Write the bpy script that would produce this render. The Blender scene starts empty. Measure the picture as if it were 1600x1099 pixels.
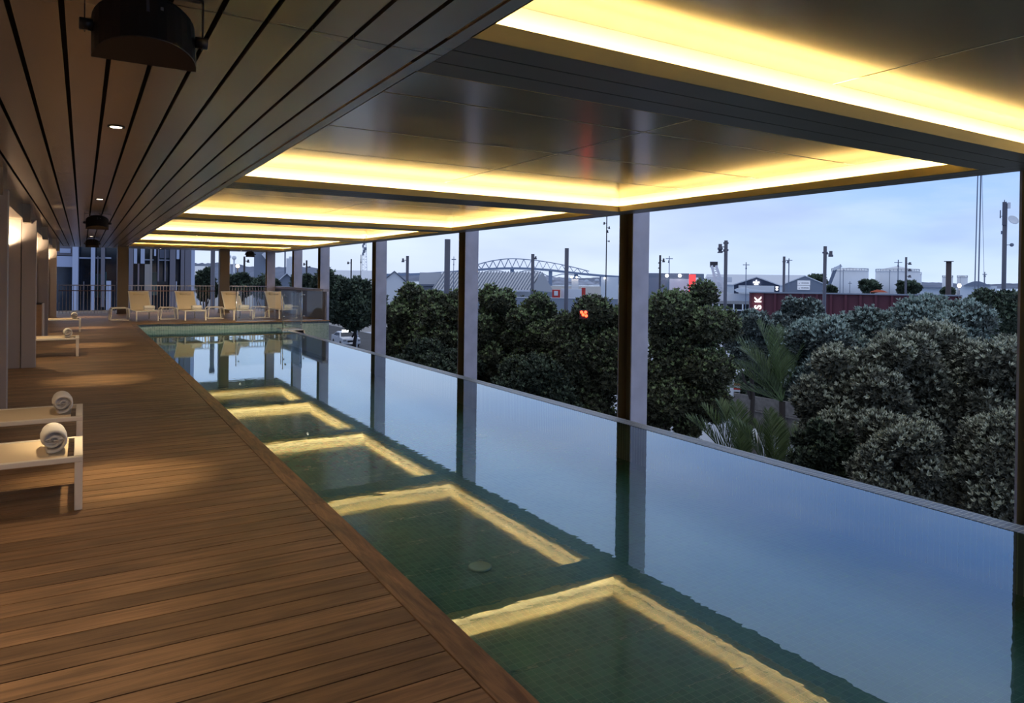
import bpy, math, random
import numpy as np
from mathutils import Vector, Matrix
C = bpy.context.scene.collection
SC = bpy.context.scene
random.seed(7)
# ------------------------------------------------------------------ camera
YAW, PITCH, ROLL, FPX, PPY, CZ = 0.54298, -0.00629, 0.01266, 1111.9, 444.15, 1.506
f0 = Vector((math.sin(YAW), math.cos(YAW), 0)); r0 = Vector((math.cos(YAW), -math.sin(YAW), 0)); u0 = Vector((0, 0, 1))
FW = f0*math.cos(PITCH)+u0*math.sin(PITCH); u1 = u0*math.cos(PITCH)-f0*math.sin(PITCH)
RT = r0*math.cos(ROLL)+u1*math.sin(ROLL); UP = u1*math.cos(ROLL)-r0*math.sin(ROLL)
cd = bpy.data.cameras.new('camera'); co = bpy.data.objects.new('camera', cd); C.objects.link(co)
mw = Matrix.Identity(4)
for i in range(3): mw[i][0] = RT[i]; mw[i][1] = UP[i]; mw[i][2] = -FW[i]
mw[2][3] = CZ
co.matrix_world = mw
cd.sensor_width = 36; cd.lens = FPX/1600*36; cd.shift_y = (PPY-549.5)/1600; cd.clip_start = .05; cd.clip_end = 6000
SC.camera = co
# ------------------------------------------------------------------ exposure, sky
SC.view_settings.view_transform = 'Standard'; SC.view_settings.look = 'None'
SC.view_settings.gamma = 1; SC.view_settings.use_curve_mapping = False; SC.view_settings.exposure = 0.75
SC.cycles.use_denoising = True
SC.cycles.sample_clamp_indirect = 6.0
SC.cycles.max_bounces = 8; SC.cycles.transparent_max_bounces = 16
SC.cycles.caustics_reflective = False; SC.cycles.caustics_refractive = False
SKY = 0.68
wd = bpy.data.worlds.new('dusk_sky'); SC.world = wd; wd.use_nodes = True
nt = wd.node_tree; nt.nodes.clear()
def N(t, ty, **k):
    n = t.nodes.new(ty)
    for a, v in k.items(): setattr(n, a, v)
    return n
tc = N(nt, 'ShaderNodeTexCoord'); sx = N(nt, 'ShaderNodeSeparateXYZ'); nt.links.new(tc.outputs['Generated'], sx.inputs[0])
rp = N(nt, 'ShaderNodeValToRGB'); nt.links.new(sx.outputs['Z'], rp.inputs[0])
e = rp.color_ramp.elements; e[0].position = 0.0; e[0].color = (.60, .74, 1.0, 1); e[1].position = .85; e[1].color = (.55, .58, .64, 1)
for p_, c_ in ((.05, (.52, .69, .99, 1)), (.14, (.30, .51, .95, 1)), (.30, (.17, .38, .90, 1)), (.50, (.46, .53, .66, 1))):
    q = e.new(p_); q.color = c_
mp = N(nt, 'ShaderNodeMapping'); mp.inputs['Scale'].default_value = (2.2, 2.2, 9)
nt.links.new(tc.outputs['Generated'], mp.inputs[0])
nz = N(nt, 'ShaderNodeTexNoise'); nz.inputs['Scale'].default_value = 1.6; nz.inputs['Detail'].default_value = 7; nz.inputs['Roughness'].default_value = .55
nt.links.new(mp.outputs[0], nz.inputs['Vector'])
cr = N(nt, 'ShaderNodeValToRGB'); nt.links.new(nz.outputs['Fac'], cr.inputs[0])
cr.color_ramp.elements[0].position = .42; cr.color_ramp.elements[0].color = (0, 0, 0, 1)
cr.color_ramp.elements[1].position = .68; cr.color_ramp.elements[1].color = (.6, .6, .6, 1)
mx = N(nt, 'ShaderNodeMix', data_type='RGBA'); mx.inputs['B'].default_value = (.70, .81, 1.02, 1)
fd = N(nt, 'ShaderNodeMapRange'); fd.inputs['From Min'].default_value = .10; fd.inputs['From Max'].default_value = .38; fd.inputs['To Min'].default_value = 1; fd.inputs['To Max'].default_value = .25
nt.links.new(sx.outputs['Z'], fd.inputs[0]); fm = N(nt, 'ShaderNodeMath', operation='MULTIPLY'); nt.links.new(cr.outputs[0], fm.inputs[0]); nt.links.new(fd.outputs[0], fm.inputs[1])
nt.links.new(fm.outputs[0], mx.inputs['Factor']); nt.links.new(rp.outputs[0], mx.inputs['A'])
# grey-blue undersides of the cloud deck
nz2 = N(nt, 'ShaderNodeTexNoise'); nz2.inputs['Scale'].default_value = 1.1; nz2.inputs['Detail'].default_value = 4
mp2 = N(nt, 'ShaderNodeMapping'); mp2.inputs['Scale'].default_value = (2, 2, 7); mp2.inputs['Location'].default_value = (3, 1, 5)
nt.links.new(tc.outputs['Generated'], mp2.inputs[0]); nt.links.new(mp2.outputs[0], nz2.inputs['Vector'])
cr2 = N(nt, 'ShaderNodeValToRGB'); cr2.color_ramp.elements[0].position = .42; cr2.color_ramp.elements[0].color = (0, 0, 0, 1)
cr2.color_ramp.elements[1].position = .58; cr2.color_ramp.elements[1].color = (.75, .75, .75, 1)
nt.links.new(nz2.outputs['Fac'], cr2.inputs[0])
mx2 = N(nt, 'ShaderNodeMix', data_type='RGBA'); mx2.inputs['B'].default_value = (.34, .46, .76, 1)
fm2 = N(nt, 'ShaderNodeMath', operation='MULTIPLY'); nt.links.new(cr2.outputs[0], fm2.inputs[0]); nt.links.new(fd.outputs[0], fm2.inputs[1]); nt.links.new(fm2.outputs[0], mx2.inputs['Factor']); nt.links.new(mx.outputs['Result'], mx2.inputs['A'])
# brighter, paler towards the sunset side (north-west end of the pool)
dt = N(nt, 'ShaderNodeVectorMath', operation='DOT_PRODUCT'); dt.inputs[1].default_value = (math.sin(.28), math.cos(.28), 0)
nt.links.new(tc.outputs['Generated'], dt.inputs[0])
mr = N(nt, 'ShaderNodeMapRange'); mr.inputs['From Min'].default_value = .72; mr.inputs['From Max'].default_value = 1.0; mr.inputs['To Min'].default_value = 0; mr.inputs['To Max'].default_value = .45
nt.links.new(dt.outputs['Value'], mr.inputs[0])
mx3 = N(nt, 'ShaderNodeMix', data_type='RGBA'); mx3.inputs['B'].default_value = (.86, .94, 1.08, 1)
nt.links.new(mr.outputs[0], mx3.inputs['Factor']); nt.links.new(mx2.outputs['Result'], mx3.inputs['A'])
bg = N(nt, 'ShaderNodeBackground'); bg.inputs[1].default_value = SKY
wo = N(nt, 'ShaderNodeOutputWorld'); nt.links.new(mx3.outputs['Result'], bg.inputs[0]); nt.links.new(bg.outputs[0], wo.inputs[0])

# ------------------------------------------------------------------ measuring helpers (photo pixel -> place)
def ray(px, py): return RT*(px-800)/FPX + UP*(PPY-py)/FPX + FW
def at(px, py, d):
    v = ray(px, py); t = d/v.dot(f0); return Vector((0, 0, CZ))+v*t
def gz(px, py, z):
    v = ray(px, py); return Vector((0, 0, CZ))+v*((z-CZ)/v.z)
GROUND = -5.5
# ------------------------------------------------------------------ mesh builder
class MB:
    def __init__(s): s.v = []; s.f = []; s.m = []; s.sm = []
    def add(s, vs, fs, mi=0, smooth=False):
        o = len(s.v); s.v += [tuple(v) for v in vs]; s.f += [tuple(i+o for i in f) for f in fs]
        s.m += [mi]*len(fs); s.sm += [smooth]*len(fs); return s
    def box(s, x0, x1, y0, y1, z0, z1, mi=0, M=None):
        vs = [(x, y, z) for z in (z0, z1) for y in (y0, y1) for x in (x0, x1)]
        if M is not None: vs = [tuple(M @ Vector(v)) for v in vs]
        return s.add(vs, [(0, 2, 3, 1), (4, 5, 7, 6), (0, 1, 5, 4), (2, 6, 7, 3), (0, 4, 6, 2), (1, 3, 7, 5)], mi)
    def bar(s, a, b, w, h, mi=0, up=(0, 0, 1)):
        a = Vector(a); b = Vector(b); d = (b-a).normalized(); u = Vector(up)
        if abs(d.dot(u)) > .98: u = Vector((0, 1, 0))
        x = d.cross(u).normalized(); y = x.cross(d).normalized()
        vs = [p+x*i*w/2+y*j*h/2 for p in (a, b) for i, j in ((-1, -1), (1, -1), (1, 1), (-1, 1))]
        return s.add(vs, [(0, 1, 2, 3)[::-1], (4, 5, 6, 7), (0, 1, 5, 4), (1, 2, 6, 5), (2, 3, 7, 6), (3, 0, 4, 7)], mi)
    def tube(s, pts, r, n=8, mi=0, cap=True):
        pts = [Vector(p) for p in pts]; R = r if isinstance(r, (list, tuple)) else [r]*len(pts)
        vs = []; pd = None; x = None
        for i, p in enumerate(pts):
            d = ((pts[min(i+1, len(pts)-1)]-pts[max(i-1, 0)])).normalized()
            if x is None:
                u = Vector((0, 0, 1)) if abs(d.z) < .9 else Vector((1, 0, 0)); x = d.cross(u).normalized()
            else: x = (x-d*x.dot(d)).normalized()
            y = d.cross(x)
            for k in range(n):
                a = 2*math.pi*k/n; vs.append(p+(x*math.cos(a)+y*math.sin(a))*R[i])
        fs = [(i*n+k, i*n+(k+1) % n, (i+1)*n+(k+1) % n, (i+1)*n+k) for i in range(len(pts)-1) for k in range(n)]
        if cap: fs += [tuple(range(n))[::-1], tuple((len(pts)-1)*n+k for k in range(n))]
        return s.add(vs, fs, mi, True)
    def lathe(s, prof, n=20, mi=0, o=(0, 0, 0)):
        vs = [(o[0]+r*math.cos(2*math.pi*k/n), o[1]+r*math.sin(2*math.pi*k/n), o[2]+z) for r, z in prof for k in range(n)]
        fs = [(i*n+k, i*n+(k+1) % n, (i+1)*n+(k+1) % n, (i+1)*n+k) for i in range(len(prof)-1) for k in range(n)]
        fs += [tuple(range(n))[::-1], tuple((len(prof)-1)*n+k for k in range(n))]
        return s.add(vs, fs, mi, True)
    def prism(s, poly, a, b, ax='y', mi=0):   # poly of 2D points, extruded a..b on axis ax
        n = len(poly)
        def P(p, t): return {'y': (p[0], t, p[1]), 'z': (p[0], p[1], t), 'x': (t, p[0], p[1])}[ax]
        vs = [P(p, a) for p in poly]+[P(p, b) for p in poly]
        fs = [tuple(range(n)), tuple(range(2*n-1, n-1, -1))]+[(k, (k+n), (k+1) % n+n, (k+1) % n) for k in range(n)]
        return s.add(vs, fs, mi)
    def ball(s, c, r, nu=12, nv=8, mi=0):
        if not isinstance(r, (tuple, list)): r = (r, r, r)
        prof = [(math.sin(math.pi*(j+.02)/(nv+.04)), -math.cos(math.pi*(j+.02)/(nv+.04))) for j in range(nv+1)]
        vs = [(c[0]+q*r[0]*math.cos(2*math.pi*k/nu), c[1]+q*r[1]*math.sin(2*math.pi*k/nu), c[2]+z*r[2]) for q, z in prof for k in range(nu)]
        fs = [(i*nu+k, i*nu+(k+1) % nu, (i+1)*nu+(k+1) % nu, (i+1)*nu+k) for i in range(nv) for k in range(nu)]
        return s.add(vs, fs, mi, True)
    def build(s, name, mats, parent=None, loc=None, rz=0, bevel=0):
        me = bpy.data.meshes.new(name); me.from_pydata(s.v, [], s.f); me.update()
        mats = mats if isinstance(mats, (list, tuple)) else [mats]
        for m in mats: me.materials.append(m)
        me.polygons.foreach_set('material_index', s.m); me.polygons.foreach_set('use_smooth', s.sm)
        import bmesh
        bm = bmesh.new(); bm.from_mesh(me); bmesh.ops.recalc_face_normals(bm, faces=bm.faces); bm.to_mesh(me); bm.free()
        o = bpy.data.objects.new(name, me); C.objects.link(o)
        if parent: o.parent = parent
        if loc is not None: o.location = loc
        o.rotation_euler.z = rz
        if bevel:
            b = o.modifiers.new('bevel', 'BEVEL'); b.width = bevel; b.segments = 2; b.limit_method = 'ANGLE'
        return o
def thing(name, label, cat, loc=(0, 0, 0), rz=0, group=None):
    o = bpy.data.objects.new(name, None); C.objects.link(o); o.location = loc; o.rotation_euler.z = rz
    o.empty_display_size = .2; o['label'] = label; o['category'] = cat
    if group: o['group'] = group
    return o
def tag(o, label, cat, group=None, kind=None):
    o['label'] = label; o['category'] = cat
    if group: o['group'] = group
    if kind: o['kind'] = kind
    return o
def struct(o): o['kind'] = 'structure'; return o
KIDS = {}
def copy_tree(o, parent=None, label=None, loc=None, rz=None):
    c = o.copy(); C.objects.link(c)
    if parent: c.parent = parent
    for ch in list(o.children): copy_tree(ch, c)
    if label: c['label'] = label
    if loc is not None: c.location = loc
    if rz is not None: c.rotation_euler.z = rz
    return c
# ------------------------------------------------------------------ materials
def mat(name, col, rough=.6, metal=0., spec=.5, noise=None, bump=None, emit=None, es=1., island=0.):
    m = bpy.data.materials.new(name); m.use_nodes = True; t = m.node_tree; b = t.nodes['Principled BSDF']
    b.inputs['Base Color'].default_value = (*col, 1); b.inputs['Roughness'].default_value = rough
    b.inputs['Metallic'].default_value = metal; b.inputs['Specular IOR Level'].default_value = spec
    tcn = N(t, 'ShaderNodeTexCoord')
    if noise:
        sc, amt = noise
        n = N(t, 'ShaderNodeTexNoise'); n.inputs['Scale'].default_value = sc; n.inputs['Detail'].default_value = 5
        t.links.new(tcn.outputs['Object'], n.inputs['Vector'])
        r = N(t, 'ShaderNodeMapRange'); r.inputs['From Min'].default_value = .3; r.inputs['From Max'].default_value = .7
        r.inputs['To Min'].default_value = 1-amt; r.inputs['To Max'].default_value = 1+amt
        t.links.new(n.outputs['Fac'], r.inputs[0])
        h = N(t, 'ShaderNodeHueSaturation'); h.inputs['Color'].default_value = (*col, 1)
        t.links.new(r.outputs[0], h.inputs['Value']); t.links.new(h.outputs[0], b.inputs['Base Color'])
    if island:
        g = N(t, 'ShaderNodeNewGeometry'); r = N(t, 'ShaderNodeMapRange'); r.inputs['To Min'].default_value = 1-island; r.inputs['To Max'].default_value = 1+island
        t.links.new(g.outputs['Random Per Island'], r.inputs[0])
        h = N(t, 'ShaderNodeHueSaturation'); h.inputs['Color'].default_value = (*col, 1)
        t.links.new(r.outputs[0], h.inputs['Value']); t.links.new(h.outputs[0], b.inputs['Base Color'])
    if bump:
        n = N(t, 'ShaderNodeTexNoise'); n.inputs['Scale'].default_value = bump[0]; n.inputs['Detail'].default_value = 3
        t.links.new(tcn.outputs['Object'], n.inputs['Vector'])
        bp = N(t, 'ShaderNodeBump'); bp.inputs['Strength'].default_value = bump[1]; bp.inputs['Distance'].default_value = .01
        t.links.new(n.outputs['Fac'], bp.inputs['Height']); t.links.new(bp.outputs[0], b.inputs['Normal'])
    if emit: b.inputs['Emission Color'].default_value = (*emit, 1); b.inputs['Emission Strength'].default_value = es
    return m
def wood(name, base, dark, axis=0, rough=.5, stretch=.06, scale=34):
    m = mat(name, base, rough, spec=.35); t = m.node_tree; b = t.nodes['Principled BSDF']
    tcn = N(t, 'ShaderNodeTexCoord'); g = N(t, 'ShaderNodeNewGeometry')
    off = N(t, 'ShaderNodeVectorMath', operation='SCALE'); cmb = N(t, 'ShaderNodeCombineXYZ')
    for i in range(3): t.links.new(g.outputs['Random Per Island'], cmb.inputs[i])
    t.links.new(cmb.outputs[0], off.inputs[0]); off.inputs['Scale'].default_value = 17
    ad = N(t, 'ShaderNodeVectorMath', operation='ADD'); t.links.new(tcn.outputs['Object'], ad.inputs[0]); t.links.new(off.outputs[0], ad.inputs[1])
    mpn = N(t, 'ShaderNodeMapping'); s = [1, 1, 1]; s[axis] = stretch; mpn.inputs['Scale'].default_value = s
    t.links.new(ad.outputs[0], mpn.inputs[0])
    n = N(t, 'ShaderNodeTexNoise'); n.inputs['Scale'].default_value = scale; n.inputs['Detail'].default_value = 8; n.inputs['Roughness'].default_value = .65; n.inputs['Distortion'].default_value = .6
    t.links.new(mpn.outputs[0], n.inputs['Vector'])
    w = N(t, 'ShaderNodeTexNoise'); w.inputs['Scale'].default_value = 2.2; w.inputs['Detail'].default_value = 3
    t.links.new(ad.outputs[0], w.inputs['Vector'])
    r = N(t, 'ShaderNodeValToRGB'); r.color_ramp.elements[0].position = .36; r.color_ramp.elements[0].color = (*dark, 1)
    r.color_ramp.elements[1].position = .66; r.color_ramp.elements[1].color = (*base, 1)
    t.links.new(n.outputs['Fac'], r.inputs[0])
    rr = N(t, 'ShaderNodeMapRange'); rr.inputs['To Min'].default_value = .78; rr.inputs['To Max'].default_value = 1.22; t.links.new(g.outputs['Random Per Island'], rr.inputs[0])
    r3 = N(t, 'ShaderNodeMapRange'); r3.inputs['From Min'].default_value = .3; r3.inputs['From Max'].default_value = .7; r3.inputs['To Min'].default_value = .72; r3.inputs['To Max'].default_value = 1.25; t.links.new(w.outputs['Fac'], r3.inputs[0])
    mu = N(t, 'ShaderNodeMath', operation='MULTIPLY'); t.links.new(rr.outputs[0], mu.inputs[0]); t.links.new(r3.outputs[0], mu.inputs[1])
    h = N(t, 'ShaderNodeHueSaturation'); t.links.new(r.outputs[0], h.inputs['Color']); t.links.new(mu.outputs[0], h.inputs['Value'])
    t.links.new(h.outputs[0], b.inputs['Base Color'])
    bp = N(t, 'ShaderNodeBump'); bp.inputs['Strength'].default_value = .35; bp.inputs['Distance'].default_value = .004
    t.links.new(n.outputs['Fac'], bp.inputs['Height']); t.links.new(bp.outputs[0], b.inputs['Normal'])
    return m
def tiles(name, plane, w, h, c1, c2, grout, rough=.25, gap=.004):
    m = mat(name, c1, rough); t = m.node_tree; b = t.nodes['Principled BSDF']
    tcn = N(t, 'ShaderNodeTexCoord'); s = N(t, 'ShaderNodeSeparateXYZ'); cb = N(t, 'ShaderNodeCombineXYZ')
    t.links.new(tcn.outputs['Object'], s.inputs[0])
    t.links.new(s.outputs['XYZ'.index(plane[0].upper())], cb.inputs[0]); t.links.new(s.outputs['XYZ'.index(plane[1].upper())], cb.inputs[1])
    k = N(t, 'ShaderNodeTexBrick'); k.offset = 0; k.squash = 1
    k.inputs['Scale'].default_value = 1; k.inputs['Brick Width'].default_value = w; k.inputs['Row Height'].default_value = h
    k.inputs['Mortar Size'].default_value = gap/2; k.inputs['Mortar Smooth'].default_value = .2; k.inputs['Bias'].default_value = 0
    k.inputs['Color1'].default_value = (*c1, 1); k.inputs['Color2'].default_value = (*c2, 1); k.inputs['Mortar'].default_value = (*grout, 1)
    t.links.new(cb.outputs[0], k.inputs['Vector']); t.links.new(k.outputs['Color'], b.inputs['Base Color'])
    return m
M = {}
M['deck'] = wood('deck_wood', (.25, .145, .074), (.125, .070, .036), 0)
M['coping'] = wood('coping_wood', (.23, .128, .062), (.085, .045, .022), 1, stretch=.12, scale=26)
M['gap'] = mat('dark_void', (.012, .01, .009), .9)
M['conc'] = mat('concrete', (.33, .32, .32), .8, noise=(3, .12))
M['soffit'] = mat('bronze_soffit_metal', (.42, .345, .255), .26, .6, noise=(.9, .12))
M['beam'] = mat('dark_grey_soffit_metal', (.20, .18, .135), .4, .3, noise=(1.5, .08))
M['panel'] = mat('champagne_satin_panel', (.45, .41, .32), .20, .82, noise=(.8, .04))
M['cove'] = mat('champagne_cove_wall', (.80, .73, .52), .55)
M['lip'] = mat('gold_lip', (.85, .62, .22), .45)
M['led'] = mat('led_strip', (.9, .8, .6), .5, emit=(1, .8, .42), es=6)
M['colflange'] = mat('galvanised_steel_flange', (.58, .53, .58), .5, .15, noise=(2.5, .12))
M['colweb'] = mat('bronze_painted_web', (.30, .205, .085), .4, .3)
M['brown'] = mat('bronze_painted_column', (.12, .085, .06), .45, .3)
M['pt_xy'] = tiles('pool_tile_floor', 'xy', .05, .05, (.028, .15, .105), (.055, .215, .145), (.14, .30, .225))
M['pt_yz'] = tiles('pool_tile_side', 'yz', .05, .05, (.028, .15, .105), (.055, .215, .145), (.14, .30, .225))
M['pt_xz'] = tiles('pool_tile_end', 'xz', .05, .05, (.11, .18, .20), (.16, .235, .26), (.38, .45, .48))
M['lip_tile'] = tiles('lip_tile', 'xy', .095, .044, (.20, .21, .205), (.28, .27, .27), (.75, .74, .60), rough=.35, gap=.007)
M['white'] = mat('white_powdercoat', (.72, .66, .58), .4)
M['sling'] = mat('cream_sling_fabric', (.72, .58, .40), .8, bump=(300, .3))
M['towel'] = mat('white_terry_towel', (.90, .86, .82), .95, bump=(260, .9))
M['wall'] = mat('warm_white_wall', (.52, .45, .40), .55)
M['wallpan'] = mat('sliding_panel', (.45, .385, .345), .5)
M['black'] = mat('black_plastic', (.018, .016, .015), .42)
M['chrome'] = mat('chrome', (.62, .63, .65), .18, 1)
M['rail'] = mat('grey_rail_metal', (.36, .36, .42), .4, .4)
M['railred'] = mat('dark_timber_rail', (.13, .06, .05), .5)
M['baluster'] = mat('baluster_metal', (.34, .33, .37), .45, .4)
M['balus_solid'] = mat('balustrade_panel', (.085, .075, .085), .5)
M['cap'] = mat('balustrade_cap', (.30, .27, .31), .45)
M['cabw'] = mat('oak_veneer', (.42, .24, .12), .5, noise=(14, .1))
M['bottle'] = mat('dark_glass_bottle', (.03, .035, .04), .12)
M['bulb'] = mat('lamp_glow', (1, .9, .75), .5, emit=(1, .82, .58), es=9)
M['water_h'] = mat('harbour_water', (.30, .38, .48), .12)
M['ground'] = mat('pale_paving', (.50, .53, .60), .7, noise=(.25, .12))
M['asphalt'] = mat('asphalt', (.06, .06, .065), .8, noise=(.4, .15))
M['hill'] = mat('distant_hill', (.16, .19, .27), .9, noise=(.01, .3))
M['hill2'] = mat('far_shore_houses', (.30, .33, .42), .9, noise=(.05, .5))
M['roof'] = mat('pale_metal_roof', (.68, .71, .78), .5)
M['roofd'] = mat('grey_metal_roof', (.20, .23, .30), .5)
M['wallw'] = mat('white_cladding', (.74, .76, .80), .7)
M['wallg'] = mat('grey_cladding', (.22, .25, .31), .7)
M['navy'] = mat('navy_cladding', (.035, .05, .10), .6)
M['winglass'] = mat('dark_window_glass', (.015, .02, .035), .15)
M['pole'] = mat('lamp_pole_paint', (.10, .10, .13), .5)
M['poled'] = mat('dark_pole_paint', (.035, .032, .04), .55)
M['mast'] = mat('thin_mast_paint', (.16, .19, .26), .5)
M['bridge'] = mat('bridge_steel', (.24, .29, .40), .6)
M['tank'] = mat('storage_tank_paint', (.80, .83, .88), .6, noise=(.06, .12))
M['maroon'] = mat('maroon_cladding', (.10, .018, .030), .55)
M['redlit'] = mat('red_lit_pylon', (.8, .05, .05), .5, emit=(1, .06, .06), es=.75)
M['red'] = mat('red_paint', (.55, .04, .03), .5)
M['orange'] = mat('orange_roof', (.65, .13, .05), .6)
M['redglow'] = mat('red_signal', (1, .1, .05), .5, emit=(1, .06, .02), es=4)
M['sign'] = mat('lit_sign', (1, 1, 1), .5, emit=(1, .97, .95), es=2.6)
M['signw'] = mat('white_sign', (.8, .82, .86), .5, emit=(.9, .93, 1), es=.12)
M['carw'] = mat('white_car_paint', (.62, .64, .70), .25)
M['rubber'] = mat('rubber', (.02, .02, .02), .8)
M['fence'] = mat('weathered_timber', (.20, .18, .165), .85, noise=(5, .25))
M['bark'] = mat('bark', (.045, .035, .03), .9)
M['finp'] = mat('pale_fin', (.42, .47, .62), .5)
M['fing'] = mat('grey_fin', (.16, .15, .18), .5)
M['finb'] = mat('beige_fin', (.30, .27, .25), .6)
M['dglass'] = mat('curtain_wall_glass', (.012, .022, .04), .1, noise=(.7, .5))
M['tglass'] = mat('teal_glass', (.05, .13, .16), .2)
M['drain'] = mat('pale_drain_cover', (.50, .58, .45), .5)
def glass(name, tint, ior=.04):
    m = bpy.data.materials.new(name); m.use_nodes = True; t = m.node_tree; t.nodes.clear()
    a = N(t, 'ShaderNodeBsdfTransparent'); a.inputs[0].default_value = (*tint, 1)
    g = N(t, 'ShaderNodeBsdfGlossy'); g.inputs['Roughness'].default_value = .02
    # Schlick reflectance, the same seen from above and from below
    ge = N(t, 'ShaderNodeNewGeometry'); dp = N(t, 'ShaderNodeVectorMath', operation='DOT_PRODUCT'); t.links.new(ge.outputs['Normal'], dp.inputs[0]); t.links.new(ge.outputs['Incoming'], dp.inputs[1])
    ab = N(t, 'ShaderNodeMath', operation='ABSOLUTE'); t.links.new(dp.outputs['Value'], ab.inputs[0])
    su = N(t, 'ShaderNodeMath', operation='SUBTRACT', use_clamp=True); su.inputs[0].default_value = 1; t.links.new(ab.outputs[0], su.inputs[1])
    pw = N(t, 'ShaderNodeMath', operation='POWER'); t.links.new(su.outputs[0], pw.inputs[0]); pw.inputs[1].default_value = 5
    fr = N(t, 'ShaderNodeMath', operation='MULTIPLY_ADD'); t.links.new(pw.outputs[0], fr.inputs[0]); fr.inputs[1].default_value = 1-ior; fr.inputs[2].default_value = ior
    x = N(t, 'ShaderNodeMixShader'); o = N(t, 'ShaderNodeOutputMaterial')
    t.links.new(fr.outputs[0], x.inputs[0]); t.links.new(a.outputs[0], x.inputs[1]); t.links.new(g.outputs[0], x.inputs[2]); t.links.new(x.outputs[0], o.inputs[0])
    return m, fr, g
M['glass'], _, _ = glass('fence_glass', (.96, .98, .985), .04)
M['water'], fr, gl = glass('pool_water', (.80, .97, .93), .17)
t = M['water'].node_tree; tcn = N(t, 'ShaderNodeTexCoord'); n = N(t, 'ShaderNodeTexNoise'); n.inputs['Scale'].default_value = 7; n.inputs['Detail'].default_value = 2
mpn = N(t, 'ShaderNodeMapping'); mpn.inputs['Scale'].default_value = (1, 1.5, 1)
t.links.new(tcn.outputs['Object'], mpn.inputs[0]); t.links.new(mpn.outputs[0], n.inputs['Vector'])
bp = N(t, 'ShaderNodeBump'); bp.inputs['Strength'].default_value = .06; bp.inputs['Distance'].default_value = .0045
t.links.new(n.outputs['Fac'], bp.inputs['Height']); t.links.new(bp.outputs[0], gl.inputs['Normal'])
gl.inputs['Roughness'].default_value = .0; gl.inputs['Color'].default_value = (.84, .94, 1, 1)  # blue put on the reflection itself so the mirrored sky reads bluer

# ------------------------------------------------------------------ dimensions
SP = 5.80; HS = 2.58; ZW = -.225; XR = 7.10; XE = 7.50; XS = 1.475; XC = 1.405; XI = 1.272
YEND = 24.7; YTER = 32.2
YF = [2.81+SP*k for k in range(5)]; YN = [y+.62 for y in YF]         # far / near edges of the coffers
COFFERS = [(-2.37, YF[0])]+[(YN[k], YF[k+1]) for k in range(4)]+[(YN[4], 30.2)]
# ------------------------------------------------------------------ deck
b = MB(); PITCHB = .1497; g_ = .0075
y = -4.0
while y < YEND-.14:
    x0 = -2.7
    cuts = sorted([random.uniform(-2.2, -1.0), random.uniform(-.6, .8)]) if random.random() < .0 else []
    xs = [x0]+cuts+[XI-.003]
    for a_, c_ in zip(xs[:-1], xs[1:]):
        b.box(a_, c_, y+g_/2, y+PITCHB-g_/2, -.025, 0)
    y += PITCHB
while y < YTER+2:
    b.box(-2.7, 7.42, y+g_/2, y+PITCHB-g_/2, -.025, 0); y += PITCHB
b.box(-2.7, XI, -4, YTER+2, -.20, -.030, 1); b.box(XI, 7.42, YEND+.13, YTER+2, -.20, -.03, 1)
struct(b.build('floor', [M['deck'], M['gap']]))
b = MB()
for i in range(10):
    y0 = -4+i*2.9; b.box(XI+.003, XC, y0, min(y0+2.897, YEND+.13), -.028, .001)
struct(b.build('trim_1', M['coping']))
b = MB(); b.box(XC, 7.42, YEND, YEND+.128, -.028, .001); struct(b.build('trim_2', M['coping']))
# ------------------------------------------------------------------ pool
ZF = -.66
b = MB(); b.box(XC-.1, 5.82, -4.2, YEND+.1, ZF-.2, ZF, 0)
struct(b.build('pool_floor', M['pt_xy']))
b = MB(); b.box(XC-.12, XC-.005, -4.2, YEND+.1, ZF, -.028, 0); struct(b.build('pool_wall_deck_side', M['pt_yz']))
b = MB(); b.box(XC-.1, 7.42, YEND+.01, YEND+.2, -3, -.03, 0)
struct(b.build('pool_wall_far_end', M['pt_xz']))
b = MB(); b.box(5.63, 5.82, -4.2, YEND+.01, ZF-.2, ZW+.003, 0)
struct(b.build('pool_lip', [M['lip_tile']]))
b = MB(); b.box(XC-.1, 5.82, -4.4, -4.2, ZF-.2, 0, 0); struct(b.build('pool_wall_near_end', M['pt_xz']))
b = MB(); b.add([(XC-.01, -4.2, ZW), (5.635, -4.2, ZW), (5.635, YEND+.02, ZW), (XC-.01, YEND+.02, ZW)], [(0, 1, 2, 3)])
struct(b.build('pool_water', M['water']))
b = MB(); b.box(5.40, 5.825, -4.4, YEND+.0, GROUND, ZF-.2); b.box(5.82, 7.42, -4.4, YEND, -2.2, -1.9); b.box(5.825, 6.20, 23.26, YEND, -1.9, ZW); b.box(-3, 5.4, -4.4, -4.2, GROUND, -.2)
b.box(5.42, 7.42, YEND+.2, YTER+2, GROUND, -.21); b.box(-3, 5.42, YTER+1.8, YTER+2, GROUND, -.21)
struct(b.build('podium_wall', M['conc']))
for i, (px, py, lb) in enumerate([(750, 887, 'pale round drain cover on the pool floor, the nearest one'), (752, 682, 'pale round drain cover under the sky reflection in mid-pool'), (440, 628, 'small round drain cover furthest along the pool floor')]):
    p = gz(px, py, ZF)
    b = MB().lathe([(.0, 0), (.088, 0), (.088, .010), (.080, .014), (.072, .011), (.02, .012), (0.001, .012)], 28)
    o = b.build('drain_cover', M['drain'], loc=(p.x, p.y, ZF)); tag(o, lb, 'drain', 'pool floor drains')
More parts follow.
